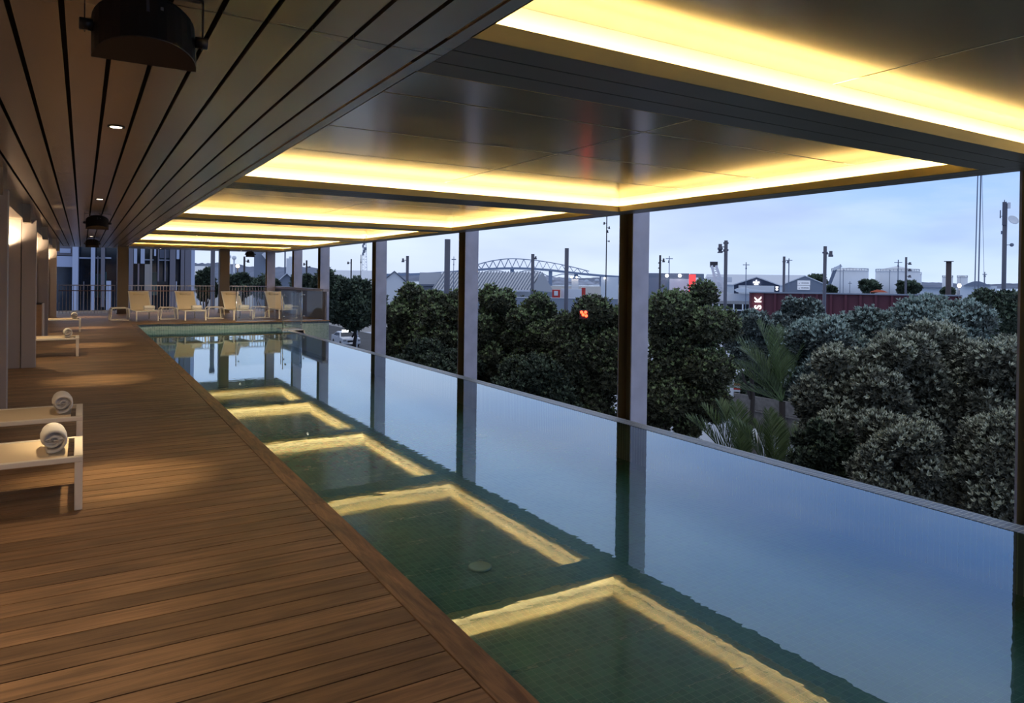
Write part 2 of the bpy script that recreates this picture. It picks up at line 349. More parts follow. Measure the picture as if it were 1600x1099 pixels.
# ------------------------------------------------------------------ ceiling
b = MB()
gaps = [1.391-.184*k for k in range(23)]
edges = [XS]+gaps+[-2.7]
jy = [-4, -2.9]+[YF[k]+.31 for k in range(5)]+[30.4, YTER+.5]
for i in range(len(edges)-1):
    x1, x0 = edges[i], edges[i+1]
    for a_, c_ in zip(jy[:-1], jy[1:]):
        b.box(x0+.011, x1-(.0 if i == 0 else .011), a_+.004, c_-.004, HS, HS+.02)
# end soffit beyond the last coffer: planks run along the pool
x = XS+.01
while x < XE-.2:
    b.box(x+.008, min(x+.176, XE-.01), 30.26, YTER+.5, HS, HS+.02); x += .184
b.box(-2.7, XS-.01, -4, YTER+.5, HS+.06, HS+.07, 1); b.box(XS, XE-.02, 30.26, YTER+.5, HS+.06, HS+.07, 1)
struct(b.build('ceiling', [M['soffit'], M['gap']]))
b = MB(); b.box(-2.9, XE, -4.2, YTER+.6, 2.95, 3.3); b.box(XE-.02, XE, -4.2, YTER+.6, HS, 3.0); b.box(XS-.02, XS-.004, -4.2, 30.2, HS+.022, 3.0)
b.box(-2.9, XE, YTER+.5, YTER+.6, HS, 3.0)
struct(b.build('roof_slab', M['beam']))
# cross beams clad in three planks, and the eave strip
for k, y0 in enumerate([-2.99]+YF):
    b = MB(); w = (.62-.004)/3
    for j in range(3): b.box(XS+.003, XR+.03-.0, y0+.004+j*w+.006*(j > 0), y0+(j+1)*w-.004, HS, HS+.02)
    b.box(XS+.12, XR-.12, y0+.112, y0+.508, HS+.05, 2.9, 1)
    struct(b.build('ceiling_beam', [M['beam'], M['gap']]))
b = MB(); b.box(XR+.035, XR+.22, -4, 30.25, HS, HS+.02); b.box(XR+.232, XE, -4, 30.25, HS, HS+.02); b.box(XR+.115, XE-.03, -4, 30.25, HS+.05, 2.9, 1)
struct(b.build('ceiling_eave', [M['beam'], M['gap']]))
# coffers
LEDC = (1, .81, .47)
def led(name, parent, loc, size, ry, rz, power):
    l = bpy.data.lights.new(name, 'AREA'); l.shape = 'RECTANGLE'; l.size = size[0]; l.size_y = size[1]; l.energy = power; l.color = LEDC; l.spread = math.radians(170)
    o = bpy.data.objects.new(name, l); C.objects.link(o); o.parent = parent; o.location = loc
    o.rotation_euler = (math.pi, 0, rz); return o
LEDP = 5.0     # watts per metre of strip
ZP = 2.805
for ci, (ya, yb) in enumerate(COFFERS):
    r = bpy.data.objects.new('ceiling_coffer', None); C.objects.link(r); r['kind'] = 'structure'; r.location = (XS, ya, HS)
    W = XR-XS; L = yb-ya; rec = .09
    b = MB(); tk = .008                      # lip: thin gold fin round the opening
    zt = .085
    b.box(0, W, -tk, 0, 0, zt); b.box(0, W, L, L+tk, 0, zt); b.box(-tk, 0, -tk, L+tk, 0, zt); b.box(W, W+tk, -tk, L+tk, 0, zt)
    b.build('lip', M['lip'], r)
    b = MB(); zc = ZP-HS                     # trough floor and wall of the light cove
    for (x0, x1, y0, y1) in ((-rec, W+rec, -rec, -tk), (-rec, W+rec, L+tk, L+rec), (-rec, -tk, -tk, L+tk), (W+tk, W+rec, -tk, L+tk)):
        b.box(x0, x1, y0, y1, .01, .022)
    b.box(-rec-.01, W+rec+.01, -rec-.01, -rec, .01, zc); b.box(-rec-.01, W+rec+.01, L+rec, L+rec+.01, .01, zc)
    b.box(-rec-.01, -rec, -rec, L+rec, .01, zc); b.box(W+rec, W+rec+.01, -rec, L+rec, .01, zc)
    b.build('cove_wall', M['cove'], r)
    b = MB()                                  # panels with fine open joints
    xs = [-rec, 4.17-XS, W+rec]; n_ = max(1, round(L/1.29)); ys = [-rec]+[L*j/n_ for j in range(1, n_)]+[L+rec]
    for i in range(2):
        for j in range(len(ys)-1): b.box(xs[i]+.003, xs[i+1]-.003, ys[j]+.003, ys[j+1]-.003, zc, zc+.02)
    b.build('ceiling_panel', M['panel'], r)
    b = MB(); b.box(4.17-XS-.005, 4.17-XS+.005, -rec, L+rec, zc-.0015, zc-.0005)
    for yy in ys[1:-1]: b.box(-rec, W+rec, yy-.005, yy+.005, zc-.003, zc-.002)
    b.build('seam_light_strip', M['cove'], r)  # paler strips paint in the light leaking at the panel joints
    b = MB(); b.box(-rec, W+rec, -rec, L+rec, zc+.025, zc+.03); b.build('backing_sheet', M['cove'], r)
    b = MB(); s_ = .016
    for (x0, x1, y0, y1) in ((0, W, -.05, -.05+s_), (0, W, L+.05-s_, L+.05), (-.05, -.05+s_, 0, L), (W+.05-s_, W+.05, 0, L)):
        b.box(x0, x1, y0, y1, .022, .030)
    b.build('led_strip', M['led'], r)
    led('cove_light', r, (W/2, L+.045, .034), (W, .02), 0, 0, LEDP*W)
    led('cove_light', r, (W/2, -.045, .034), (W, .02), 0, 0, LEDP*W)
    led('cove_light', r, (-.045, L/2, .034), (.02, L), 0, 0, LEDP*L)
    led('cove_light', r, (W+.045, L/2, .034), (.02, L), 0, 0, LEDP*L)
# ------------------------------------------------------------------ left wall, alcoves
b = MB(); b.box(-2.85, -2.7, -4.2, YTER, -.03, 3.0); struct(b.build('wall_left', M['wall']))
b = MB(); b.box(-2.85, XC, -4.35, -4.2, -.03, 3.0); struct(b.build('wall_back', M['wall']))
b = MB(); b.box(-2.7, -.80, -4.1, 30.0, 2.36, HS+.03)
for y0 in (2.6, 8.9, 13.4, 19.6, 26.0, 29.4): b.box(-.80, -.70, y0-.05, y0+.45, 2.30, HS)
struct(b.build('trim_3', M['soffit']))
piers = [(2.6, -.66), (8.9, -.66), (13.72, -.64), (20.4, -.71), (29.6, -.78)]
for i, (y0, xr) in enumerate(piers):
    b = MB(); b.box(-1.16+(.06 if i else 0), xr-.20, y0, y0+.14, 0, 2.36); b.box(xr-.19, xr, y0-.02, y0+.16, 0, 2.36, 0); b.box(-2.7, xr-.02, y0+.03, y0+.12, 0, 2.36, 1)
    b.box(-2.7, -1.10, y0+.0, y0+.02, 0, 2.36)
    struct(b.build('wall_pier', [M['wallpan'], M['wall']]))
def sconce(x, y, z, lb, power=14):
    t_ = thing('wall_light', lb, 'wall light', (x, y, z), 0, 'uplights on the alcove walls')
    lh_ = MB().box(-.055, .055, -.06, 0, -.09, .09).build('lamp_housing', M['white'], t_, bevel=.005)
    MB().box(-.045, .045, -.05, -.01, .091, .095).build('lens', M['bulb'], lh_)
    l = bpy.data.lights.new('uplight', 'SPOT'); l.energy = power*2.6; l.color = (1, .76, .5); l.spot_size = math.radians(150); l.spot_blend = .8; l.shadow_soft_size = .03
    o = bpy.data.objects.new('uplight', l); C.objects.link(o); o.parent = t_; o.location = (0, -.10, .12); o.rotation_euler = (math.pi-.3, 0, 0)
p = gz(7, 575, 0)
sconce(-1.07, 13.69, 1.83, 'small white box uplight on the pale panel at the left edge')
sconce(-1.20, 20.37, 1.83, 'uplight in the alcove with the drinks cabinet', 24)
sconce(-1.6, 8.86, 1.83, 'uplight in the alcove of the two nearest loungers', 20)
sconce(-1.25, 29.57, 1.83, 'uplight in the furthest alcove', 24)
# drinks cabinet with bottles
t_ = thing('drinks_cabinet', 'low oak fronted cabinet with a dark top in the second alcove', 'cabinet', (-.96, 19.4, 0))
MB().box(-.5, .17, 0, .5, .02, .80).build('body', M['cabw'], t_)
MB().box(.172, .20, -.01, .5, .0, .82).build('side_panel', M['white'], t_)
MB().box(-.5, .168, -.01, .5, .802, .835).build('top', M['black'], t_)
MB().box(-.47, -.17, -.014, -.001, .05, .78).build('door', M['cabw'], t_); MB().box(-.155, .155, -.014, -.001, .05, .78).build('door', M['cabw'], t_)
bt = [(-.14, .12, .20, 'short dark bottle on the cabinet top, left of the pair'), (-.03, .16, .26, 'taller dark bottle on the cabinet top, right of the pair')]
for bx, by, hh, lb in bt:
    b = MB().lathe([(.0, 0), (.035, 0), (.037, .02), (.037, hh*.6), (.014, hh*.78), (.013, hh), (.001, hh)], 16)
    tag(b.build('bottle', M['bottle'], loc=(-.96+bx, 19.4+by, .836)), lb, 'bottle', 'bottles on the cabinet')
# ------------------------------------------------------------------ downlights and speakers
def downlight(x, y, lb, power=180, size=.045, grp='deck downlights', ang=36, spill=.21, z=HS, tilt=0):
    t_ = thing('downlight', lb, 'downlight', (x, y, z), 0, grp)
    MB().lathe([(.030, -.001), (size+.012, -.001), (size+.012, -.006), (size, -.006), (size-.006, -.0015), (.030, -.0015)], 24).build('trim_ring', M['black'], t_)
    MB().lathe([(.0, -.002), (size-.007, -.002), (size-.007, -.0045), (.001, -.0045)], 24).build('lens', M['bulb'], t_)
    l = bpy.data.lights.new('beam', 'SPOT'); l.energy = power; l.color = (1, .76, .42); l.spot_size = math.radians(ang); l.spot_blend = .95; l.shadow_soft_size = .03
    o = bpy.data.objects.new('beam', l); C.objects.link(o); o.parent = t_; o.location = (0, 0, -.02); o.rotation_euler.x = math.radians(tilt)
    l = bpy.data.lights.new('spill', 'SPOT'); l.energy = power*spill; l.color = (1, .74, .48); l.spot_size = math.radians(160); l.spot_blend = 1; l.shadow_soft_size = .04
    o = bpy.data.objects.new('spill', l); C.objects.link(o); o.parent = t_; o.location = (0, 0, -.02); return t_
for k, lb in enumerate(['round recessed downlight in the soffit nearest the big speaker', 'round recessed downlight just before the second speaker', 'round recessed downlight hidden past the second speaker', 'round recessed downlight between the second and third speakers', 'furthest round downlight in the plank soffit over the deck']):
    downlight(.20, 5.92+5.80*k, lb)
downlight(.20, .12, 'round recessed downlight in the soffit above the viewpoint', 60, spill=.5); downlight(-.95, 3.1, 'added unseen fill downlight over the alcove beside the viewpoint', 15, grp='added alcove fill lights', spill=6.0, z=2.358); downlight(-1.6, 5.9, 'added unseen fill downlight over the alcove of the nearest loungers', 60, grp='added alcove fill lights', z=2.358)  # both alcove lamps are added out of view to fill towels and loungers
downlight(2.63, 31.5, 'tiny lit downlight in the end soffit, the left one', 110, grp='end soffit downlights', ang=70); downlight(5.7, 31.5, 'tiny lit downlight in the end soffit, the right one', 110, grp='end soffit downlights', ang=70)
for xx, lb in ((2.6, 'tiny added fill light angled from the cross beam before the far terrace, left one'), (5.6, 'tiny added fill light angled from the cross beam before the far terrace, right one')): downlight(xx, 20.6, lb, 520, .03, 'added beam fill lights', 60, 0.0, HS, 58)  # added lamps, tilted to brighten the fronts of the far loungers
for yy, lb in ((14.6, 'added unseen fill light under the bulkhead over the lounger before the cabinet'), (20.9, 'added unseen fill light under the bulkhead over the furthest left lounger')): downlight(-.92, yy, lb, 60, .045, 'added alcove fill lights', 120, .5, 2.358)  # added lamps hidden behind the piers, lifting the left loungers and towels
def speaker():
    t_ = thing('ceiling_speaker', 'big black half-round loudspeaker hung from the soffit, the nearest one', 'speaker', (0, 0, HS), 0, 'soffit loudspeakers')
    n = 18; P = []
    for i in range(n+1):                      # half-round plan, flat grille to the +y side
        a = math.pi+math.pi*i/n; P.append((.178*math.cos(a), .05+.165*math.sin(a)))
    b = MB(); zb, zt = -.27, -.055
    top = [(x*.99, y) for x, y in P]; ch = .03
    vs = [(x, y, zb) for x, y in P]+[(x, y, zt-ch) for x, y in P]+[(x*.88, .05+(y-.05)*.88, zt) for x, y in P]; m_ = n+1
    fs = [tuple(range(m_)), tuple(range(2*m_, 3*m_))]
    for lv in (0, 1): fs += [(lv*m_+i, lv*m_+(i+1) % m_, (lv+1)*m_+(i+1) % m_, (lv+1)*m_+i) for i in range(m_)]
    tl = Matrix.Translation((0, 0, -.165)) @ Matrix.Rotation(math.radians(-22), 4, 'X') @ Matrix.Translation((0, 0, .165))
    b.add([tl @ Vector(v) for v in vs], fs); cab = b.build('cabinet', M['black'], t_, bevel=.004)
    b = MB(); b.box(-.165, .165, .052, .060, zb+.012, zt-.02, 0, tl); b.build('grille', M['gap'], cab)
    b = MB(); b.bar((-.198, .0, -.005), (.198, .0, -.005), .035, .005); b.bar((-.198, 0, -.005), (-.198, 0, -.19), .004, .032, up=(0, 1, 0)); b.bar((.198, 0, -.005), (.198, 0, -.19), .004, .032, up=(0, 1, 0))
    b.build('yoke_bracket', M['black'], t_)
    for s in (-1, 1):
        b = MB().tube([(s*.172, 0, -.165), (s*.215, 0, -.165)], .022, 14); b.build('clamp_knob', M['black'], t_)
    b = MB(); b.tube([(.03, -.03, -.055), (.05, -.02, -.02), (.02, -.0, -.0)], .007, 8); b.build('cable', M['black'], t_)
    b = MB(); b.box(-.005, .005, -.1185, -.114, -.155, -.105, 0, tl); b.build('label_plate', M['pole'], cab)
    b = MB(); b.box(.042, .052, -.1125, -.107, -.135, -.122, 0, tl); b.build('sticker', M['finb'], cab)
    return t_
s0 = speaker(); s0.location = (.197, 3.02, HS)
copy_tree(s0, label='black loudspeaker under the soffit, second from the viewer', loc=(.215, 14.55, HS))
copy_tree(s0, label='small black loudspeaker far along the plank soffit before the end wall', loc=(.24, 24.4, HS))
copy_tree(s0, label='black loudspeaker at the far right end above the terrace railing', loc=(5.95, 30.9, HS))
# ------------------------------------------------------------------ steel columns
def column(w=.34, dp=.34):
    t_ = thing('steel_column', '', 'column', (0, 0, GROUND), 0, 'steel columns along the pool')
    H = HS-GROUND+.3
    for y0 in (0, dp-.022): MB().box(0, w, y0, y0+.022, 0, H).build('flange', M['colflange'], t_)
    MB().box(w/2-.008, w/2+.008, .022, dp-.022, 0, H).build('web', M['colweb'], t_)
    b = MB(); b.box(w/2-.03, w/2-.009, .15, .17, 4.75, H); b.build('stiffener_rib', M['colweb'], t_)
    for z in (4.70, ):
        b = MB(); b.box(.006, w-.006, .023, dp-.023, z, z+.02); b.build('stiffener_plate', M['colweb'], t_)
    # bronze paint on the pool-facing inside of the flanges
    b = MB(); b.box(-.001, w/2-.009, .0225, .028, 4.75, H); b.box(-.001, w/2-.009, dp-.028, dp-.0225, 4.75, H); b.build('flange_liner', M['colweb'], t_)
    return t_
cl = ['nearest steel column, cut off by the right frame edge', 'grey and bronze steel column standing right of the fairway of red signal light', 'steel column just left of the arch bridge', 'steel column just right of the parked taxi and its white post', 'steel column left of the parked taxi, at the end of the water', 'steel column rising from the solid balustrade at the far terrace']
cl[1] = 'wide grey and bronze steel column in the middle right, by the dense trees'
c0 = column(); c0['label'] = cl[0]; c0.location = (XE+.005, 2.92, GROUND)
for k in range(1, 5): copy_tree(c0, label=cl[k], loc=(XE+.005, 2.92+SP*k, GROUND))
copy_tree(c0, label=cl[5], loc=(XE+.005, 29.95, GROUND))
o = copy_tree(c0, label='grey steel column at the right end of the far railing', loc=(6.90, 32.15, GROUND))
def bcol(x, y, lb):
    t_ = thing('terrace_column', lb, 'column', (x, y, 0), 0, 'brown columns behind the far loungers')
    MB().box(-.19, .19, -.17, .17, .0, HS).build('shaft', M['brown'], t_); MB().box(-.21, .21, -.19, .19, 0, .03).build('base_plate', M['brown'], t_)
bcol(1.32, 31.2, 'dark brown square column left of the far loungers'); bcol(4.98, 31.2, 'dark brown square column between two far loungers')
# ------------------------------------------------------------------ railing, balustrade, glass fence
def railing(x0, x1, y, lb):
    t_ = thing('railing', lb, 'railing', (x0, y, 0), 0, 'far terrace railing'); L = x1-x0
    MB().bar((0, 0, 1.08), (L, 0, 1.08), .06, .035).build('top_rail', M['rail'], t_)
    MB().bar((0, 0, .87), (L, 0, .87), .05, .035).build('timber_rail', M['railred'], t_)
    MB().bar((0, 0, .10), (L, 0, .10), .04, .03).build('bottom_rail', M['rail'], t_)
    n = int(L/.115); first = None
    for i in range(n+1):
        if first is None: first = MB().box(-.009, .009, -.009, .009, .0, 1.065).build('baluster', M['baluster'], t_); o = first
        else: o = first.copy(); C.objects.link(o)
        o.location.x = .02+(L-.04)*i/n
railing(-.78, 1.11, 32.0, 'metal railing at the far end, left of the left brown column')
railing(1.54, 4.77, 32.0, 'metal railing at the far end between the two brown columns')
railing(5.20, 6.88, 32.0, 'metal railing at the far end, right of the right brown column')
t_ = thing('balustrade', 'solid dark balustrade with a pale cap along the right of the far terrace', 'balustrade', (7.36, YEND+.2, 0))
MB().box(-.03, .03, 0, YTER-YEND, 0, 1.0).build('panel', M['balus_solid'], t_); MB().box(-.10, .10, 0, YTER-YEND, 1.0, 1.085).build('cap', M['cap'], t_)
def glass_panel(a, bb, zb, zt, lb, knobs=True):
    a = Vector(a); bb = Vector(bb); L = (bb-a).length; rz = math.atan2(bb.y-a.y, bb.x-a.x)
    t_ = thing('glass_fence_panel', lb, 'glass fence', (a.x, a.y, zb), rz, 'frameless glass pool fence')
    pn = MB().box(0, L, -.006, .006, .01, zt-zb).build('pane', M['glass'], t_)
    for x in (0.012, ):
        MB().tube([(x, 0, 0), (x, 0, zt-zb+.02)], .012, 8).build('edge_post', M['chrome'], t_)
    for z in (.14, zt-zb-.14):
        MB().tube([(.10, -.03, z), (.10, .03, z)], .028, 12).build('standoff', M['chrome'], pn)
    MB().box(0, L, -.015, .015, 0, .02).build('base_channel', M['chrome'], t_)
xg0 = gz(368, 502, 0)
glass_panel((4.36, YEND+.22, 0), (5.62, YEND+.22, 0), 0, 1.02, 'glass fence panel in front of the third lounger, standing on the far deck')
glass_panel((5.50, 23.32, 0), (6.12, 23.32, 0), ZW+.02, 1.0, 'glass fence panel rising from the water by the fourth lounger')
MB_L = MB(); MB_L.box(5.48, 6.16, 23.26, 23.38, ZW-.5, ZW+.02); struct(MB_L.build('trim_4', M['lip_tile']))
glass_panel((6.14, 23.40, 0), (6.14, 24.62, 0), ZW+.02, 1.0, 'glass fence panel running back from the water to the far deck')
glass_panel((5.82, YEND+.22, 0), (6.45, YEND+.22, 0), 0, 1.02, 'glass fence panel on the far deck, right of the fourth lounger')
glass_panel((6.50, YEND+.22, 0), (7.25, YEND+.22, 0), 0, 1.02, 'glass fence panel with round fixings against the solid balustrade')
# ------------------------------------------------------------------ loungers, tables, towels
def lounger():
    t_ = thing('sun_lounger', '', 'sun lounger', (0, 0, 0))          # foot end at y=0, runs to +y
    w = .32; L = 1.98; z = .335
    b = MB()
    for s in (-1, 1): b.box(s*w-.02, s*w+.02, 0, L, z-.028, z+.006)
    b.box(-w, w, 0, .05, z-.028, z+.006); b.box(-w, w, L-.05, L, z-.028, z+.006); b.box(-w, w, .95, .99, z-.028, z-.004)
    b.build('frame', M['white'], t_, bevel=.004)
    for s in (-1, 1):
        for y0 in (.0, 1.55):
            MB().box(s*w-.02, s*w+.02, y0, y0+.045, 0, z-.029).build('leg', M['white'], t_, bevel=.003)
    b = MB(); b.box(-w+.015, w-.015, .085, 1.20, z-.006, z+.002); b.build('sling_seat', M['sling'], t_)
    # raised backrest
    a = math.radians(50); p0 = Vector((0, 1.20, z)); d = Vector((0, math.cos(a), math.sin(a)))
    b = MB(); p1 = p0+d*.78; nrm = Vector((0, -math.sin(a), math.cos(a)))
    b.bar(p0+nrm*.004, p1+nrm*.004, 2*w-.05, .008, up=nrm)
    bk = b.build('backrest', M['sling'], t_)
    b = MB()
    for s in (-1, 1): b.bar(p0+Vector((s*(w-.02), 0, 0)), p1+Vector((s*(w-.02), 0, 0)), .03, .03)
    b.bar(p1+Vector((-w, 0, 0)), p1+Vector((w, 0, 0)), .03, .03)
    b.bar(p0+d*.55+Vector((0, .0, -.01)), Vector((0, 1.80, z-.01)), .03, .02)
    b.build('backrest_frame', M['white'], t_)
    b = MB(); c = p0+d*.66+nrm*.045; b.tube([c+Vector((-.17, 0, 0)), c+Vector((.17, 0, 0))], .045, 12); b.build('head_pillow', M['sling'], bk)
    return t_
def towel_mesh():
    b = MB(); n = 88; turns = 2.25; r1 = .096; w = .185; th = .036; prof = []
    for i in range(n+1):
        a = 2*math.pi*turns*(i/n-1); r = .016+(r1-.016)*i/n; ph = -a-math.pi/2-.5; prof.append((math.cos(ph)*r, math.sin(ph)*r, a, r))
    rnd = random.Random(3)
    ins = [(x*(1-th/max(r, .02)), z*(1-th/max(r, .02))) for x, z, a, r in prof]
    vs = []
    for i, (x, z, a, r) in enumerate(prof):
        fl = -.010*(1-i/n)+.003*rnd.random()
        for (X, Z) in ((x, z), ins[i]):
            vs.append((X, -w+fl+(.006 if X == x else 0), Z)); vs.append((X, w-fl, Z))
    fs = []
    for i in range(n):
        a, c = i*4, (i+1)*4
        fs += [(a, a+1, c+1, c), (a+2, c+2, c+3, a+3), (a, c, c+2, a+2), (a+1, a+3, c+3, c+1)]
    fs += [(0, 2, 3, 1), (n*4, n*4+1, n*4+3, n*4+2)]
    b.add(vs, fs, 0, True)
    core = MB().tube([(0, -w+.034, 0), (0, -w+.032, 0), (0, w-.032, 0), (0, w-.034, 0)], [.05, .072, .072, .05], 16); b.add(core.v, core.f, 0, True)
    return b
def towel(label, loc, rz):
    global TOW
    if TOW is None:
        TOW = towel_mesh().build('rolled_towel', M['towel']); o = TOW
        ms = o.modifiers.new('sub', 'SUBSURF'); ms.levels = 1; ms.render_levels = 1
    else: o = TOW.copy(); C.objects.link(o)
    o.location = loc; o.rotation_euler = (0, 0, rz); tag(o, label, 'towel', 'rolled towels on the loungers'); return o
TOW = None
lg = lounger()
# loungers with feet towards the pool (axis along -x): rotate +90deg puts local +y to world -x
def put_lounger(y, x, lb, first=None, rz=math.pi/2):
    o = first or copy_tree(lg); o.location = (x, y, 0); o.rotation_euler.z = rz; o['label'] = lb; o['group'] = 'white sun loungers'; return o
put_lounger(5.64, .01, 'white sun lounger nearest the viewer, cut by the left edge', lg)
put_lounger(7.13, .01, 'white sun lounger second from the viewer, behind the nearest one')
put_lounger(15.25+.32, -.05, 'white sun lounger in front of the cabinet alcove, left side')
put_lounger(21.6+.32, -.03, 'white sun lounger furthest along the left wall')
zt = .337+.095
def gtow(px, py, lb, dy=0):
    p = gz(px, py, zt); return p
for (px, py, lb, Y) in [(82, 688, 'rolled white towel on the nearest lounger', 5.58), (96, 631, 'rolled white towel on the second lounger', 7.10), (105, 518, 'rolled white towel on the lounger before the cabinet', 15.5), (115.5, 493.5, 'rolled white towel on the furthest left lounger', 21.85)]:
    v = ray(px, py); X = v.x*(Y/v.y)
    towel(lb, (X, Y, zt), .06)
fl = [(1.82, 25.95, 'cream sun lounger at the far end facing the pool, leftmost'), (3.26, 25.9, 'cream sun lounger at the far end, second from left'), (4.78, 25.85, 'cream sun lounger at the far end behind the glass fence post'), (6.34, 26.05, 'cream sun lounger at the far end, rightmost by the balustrade')]
for x, y, lb in fl: put_lounger(y, x, lb, rz=.10)
for (x, y, lb), k in zip(fl, ('leftmost far lounger', 'second far lounger from left', 'third far lounger from left', 'rightmost far lounger')):
    towel('rolled white towel lying across the '+k, (x+.07, y+.33, zt), math.pi/2+.1)
def side_table():
    t_ = thing('side_table', '', 'side table', (0, 0, 0), 0, 'white frame side tables'); w, h, dp, r = .27, .40, .5, .07
    def loop(y):
        pts = []
        for cx, cz, a0 in ((w-r-.02, h-r, 0), (-w+r+.02, h-r, 90), (-w+.03, .03, 180), (w-.03, .03, 270)):
            rr = r if cz > .1 else .03
            for k in range(5):
                a = math.radians(a0+90*k/4); pts.append((cx+rr*math.cos(a), y, cz+rr*math.sin(a)))
        pts.append(pts[0]); return pts
    for y in (0, dp): MB().tube(loop(y), .020, 8, cap=False).build('frame_loop', M['white'], t_)
    b = MB()
    for i in range(7): b.box(-w+.05+i*(2*w-.1)/7+.004, -w+.05+(i+1)*(2*w-.1)/7-.004, -.005, dp+.005, h-.010, h+.004)
    b.build('slatted_top', M['white'], t_); return t_
ts = side_table()
for i, (x, lb) in enumerate([(1.07, 'white frame side table left of the leftmost far lounger'), (2.54, 'white frame side table between the first and second far loungers'), (4.03, 'white frame side table between the second and third far loungers'), (5.57, 'white frame side table behind the glass, between the third and fourth far loungers')]):
    o = ts if i == 0 else copy_tree(ts); o.location = (x, 26.75, 0); o.rotation_euler.z = .08; o['label'] = lb
# TAIL
# ================================================================== outside
class Far:                                     # a thing that faces the pool terrace, measured at distance d
    def __init__(s, name, label, cat, px0, d, group=None, zbase=GROUND, turn=0):
        p = at(px0, 440, d); s.p = Vector((p.x, p.y, 0)); s.d = d; s.zb = zbase
        a = -math.atan2(p.x, p.y)+turn; s.ex = Vector((math.cos(a), math.sin(a), 0)); s.n = Vector((-s.ex.y, s.ex.x, 0))
        s.t = thing(name, label, cat, (p.x, p.y, zbase), a, group)
    def hit(s, px, py): v = ray(px, py); return Vector((0, 0, CZ))+v*(s.p.dot(s.n)/v.dot(s.n))
    def x(s, px): q = s.hit(px, 440); return (Vector((q.x, q.y, 0))-s.p).dot(s.ex)
    def zz(s, px, py): return s.hit(px, py).z-s.zb
    def box(s, nm, m, x0, x1, y0, y1, dn=0, df=1.0, zb=None):   # pixel rectangle -> block of depth dn..df
        b = MB(); xm = (x0+x1)/2; b.box(s.x(x0), s.x(x1), dn, df, s.zz(xm, y1) if zb is None else zb, s.zz(xm, y0)); return b.build(nm, m, s.t)
# ground, road, harbour
def strip(name, m, d0, d1, x0=-400, x1=1800, z=GROUND, th=.1, drop=0):
    b = MB(); q = [f0*d0+r0*x0, f0*d0+r0*x1, f0*d1+r0*x1, f0*d1+r0*x0]
    vs = [(p.x, p.y, z) for p in q]+[(p.x, p.y, z-th) for p in q]
    b.add(vs, [(0, 1, 2, 3), (7, 6, 5, 4), (0, 4, 5, 1), (1, 5, 6, 2), (2, 6, 7, 3), (3, 7, 4, 0)]); return struct(b.build(name, m))
strip('ground_paving', M['ground'], -60, 92, -300, 400, GROUND, .5)
strip('harbour', M['water_h'], 92, 230, 6, 900, GROUND-.9, .5)
strip('ground_waterfront', M['conc'], 92, 230, -400, 6, GROUND, .9)
strip('ground_wharf', M['conc'], 230, 900, -600, 1800, GROUND-.2, .9)
strip('harbour_channel', M['water_h'], 900, 5000, -3000, 6000, GROUND-1.2, .5)
b = MB(); 
for (x0, x1, y0, y1) in ((9, 31, 50, 120), ): b.box(x0, x1, y0, y1, GROUND+.001, GROUND+.02)
struct(b.build('road', M['asphalt']))
def ridge(name, pts, d, m, thick):
    b = MB(); n = len(pts)
    T = [at(px, py, d) for px, py in pts]; vs = []
    for p in T: vs += [tuple(p), (p.x-f0.x*thick, p.y-f0.y*thick, GROUND-1), (p.x+f0.x*thick, p.y+f0.y*thick, GROUND-1)]
    fs = []
    for i in range(n-1): a = i*3; c = a+3; fs += [(a, a+1, c+1, c), (a, c, c+2, a+2)]
    b.add(vs, fs); return struct(b.build(name, m))
rn = random.Random(5)
def jag(x0, x1, f, st=4, a=1.6):
    out = []; x = x0
    while x <= x1: out.append((x, f(x)+rn.uniform(-a, a)*.6)); x += st*rn.uniform(.6, 1.4)
    return out
ridge('hills', jag(60, 520, lambda x: 411+(x-300)*.045+1.5*math.sin(x*.05), 5, 2.0), 900, M['hill'], 160)
ridge('hills', jag(480, 1660, lambda x: 427+(x-500)*.0155+1.2*math.sin(x*.03)+(-3 if 620 < x < 700 else 0), 5, 1.2), 2300, M['hill'], 200)
ridge('hills', jag(715, 1010, lambda x: 428+.085*(x-800)*(x > 800)+2*math.sin(x*.021), 5, 2), 1450, M['hill2'], 60)
# scattered shore houses
rn2 = random.Random(11)
HW = ['leftmost', 'second', 'third', 'fourth', 'fifth', 'sixth', 'seventh', 'rightmost']
for i in range(8):
    px = 768+i*24+rn2.uniform(-5, 5); py = 435.5+i*.55+rn2.uniform(-1.5, 1.5)
    q = at(px, py, 1330); s_ = 4.2
    b = MB(); b.box(-s_, s_, -3, 3, -1.2, 1.4); b.prism([(-s_, 1.4), (s_, 1.4), (0, 3)], -3, 3, 'y')
    if i == 0: h0 = b.build('house', M['wallw'], loc=q, rz=-YAW); o = h0
    else: o = h0.copy(); C.objects.link(o); o.location = q; o.scale = (rn2.uniform(.6, 1.1),)*3
    tag(o, HW[i]+' tiny pale house on the far shore under the arch bridge', 'house', 'houses on the far shore')
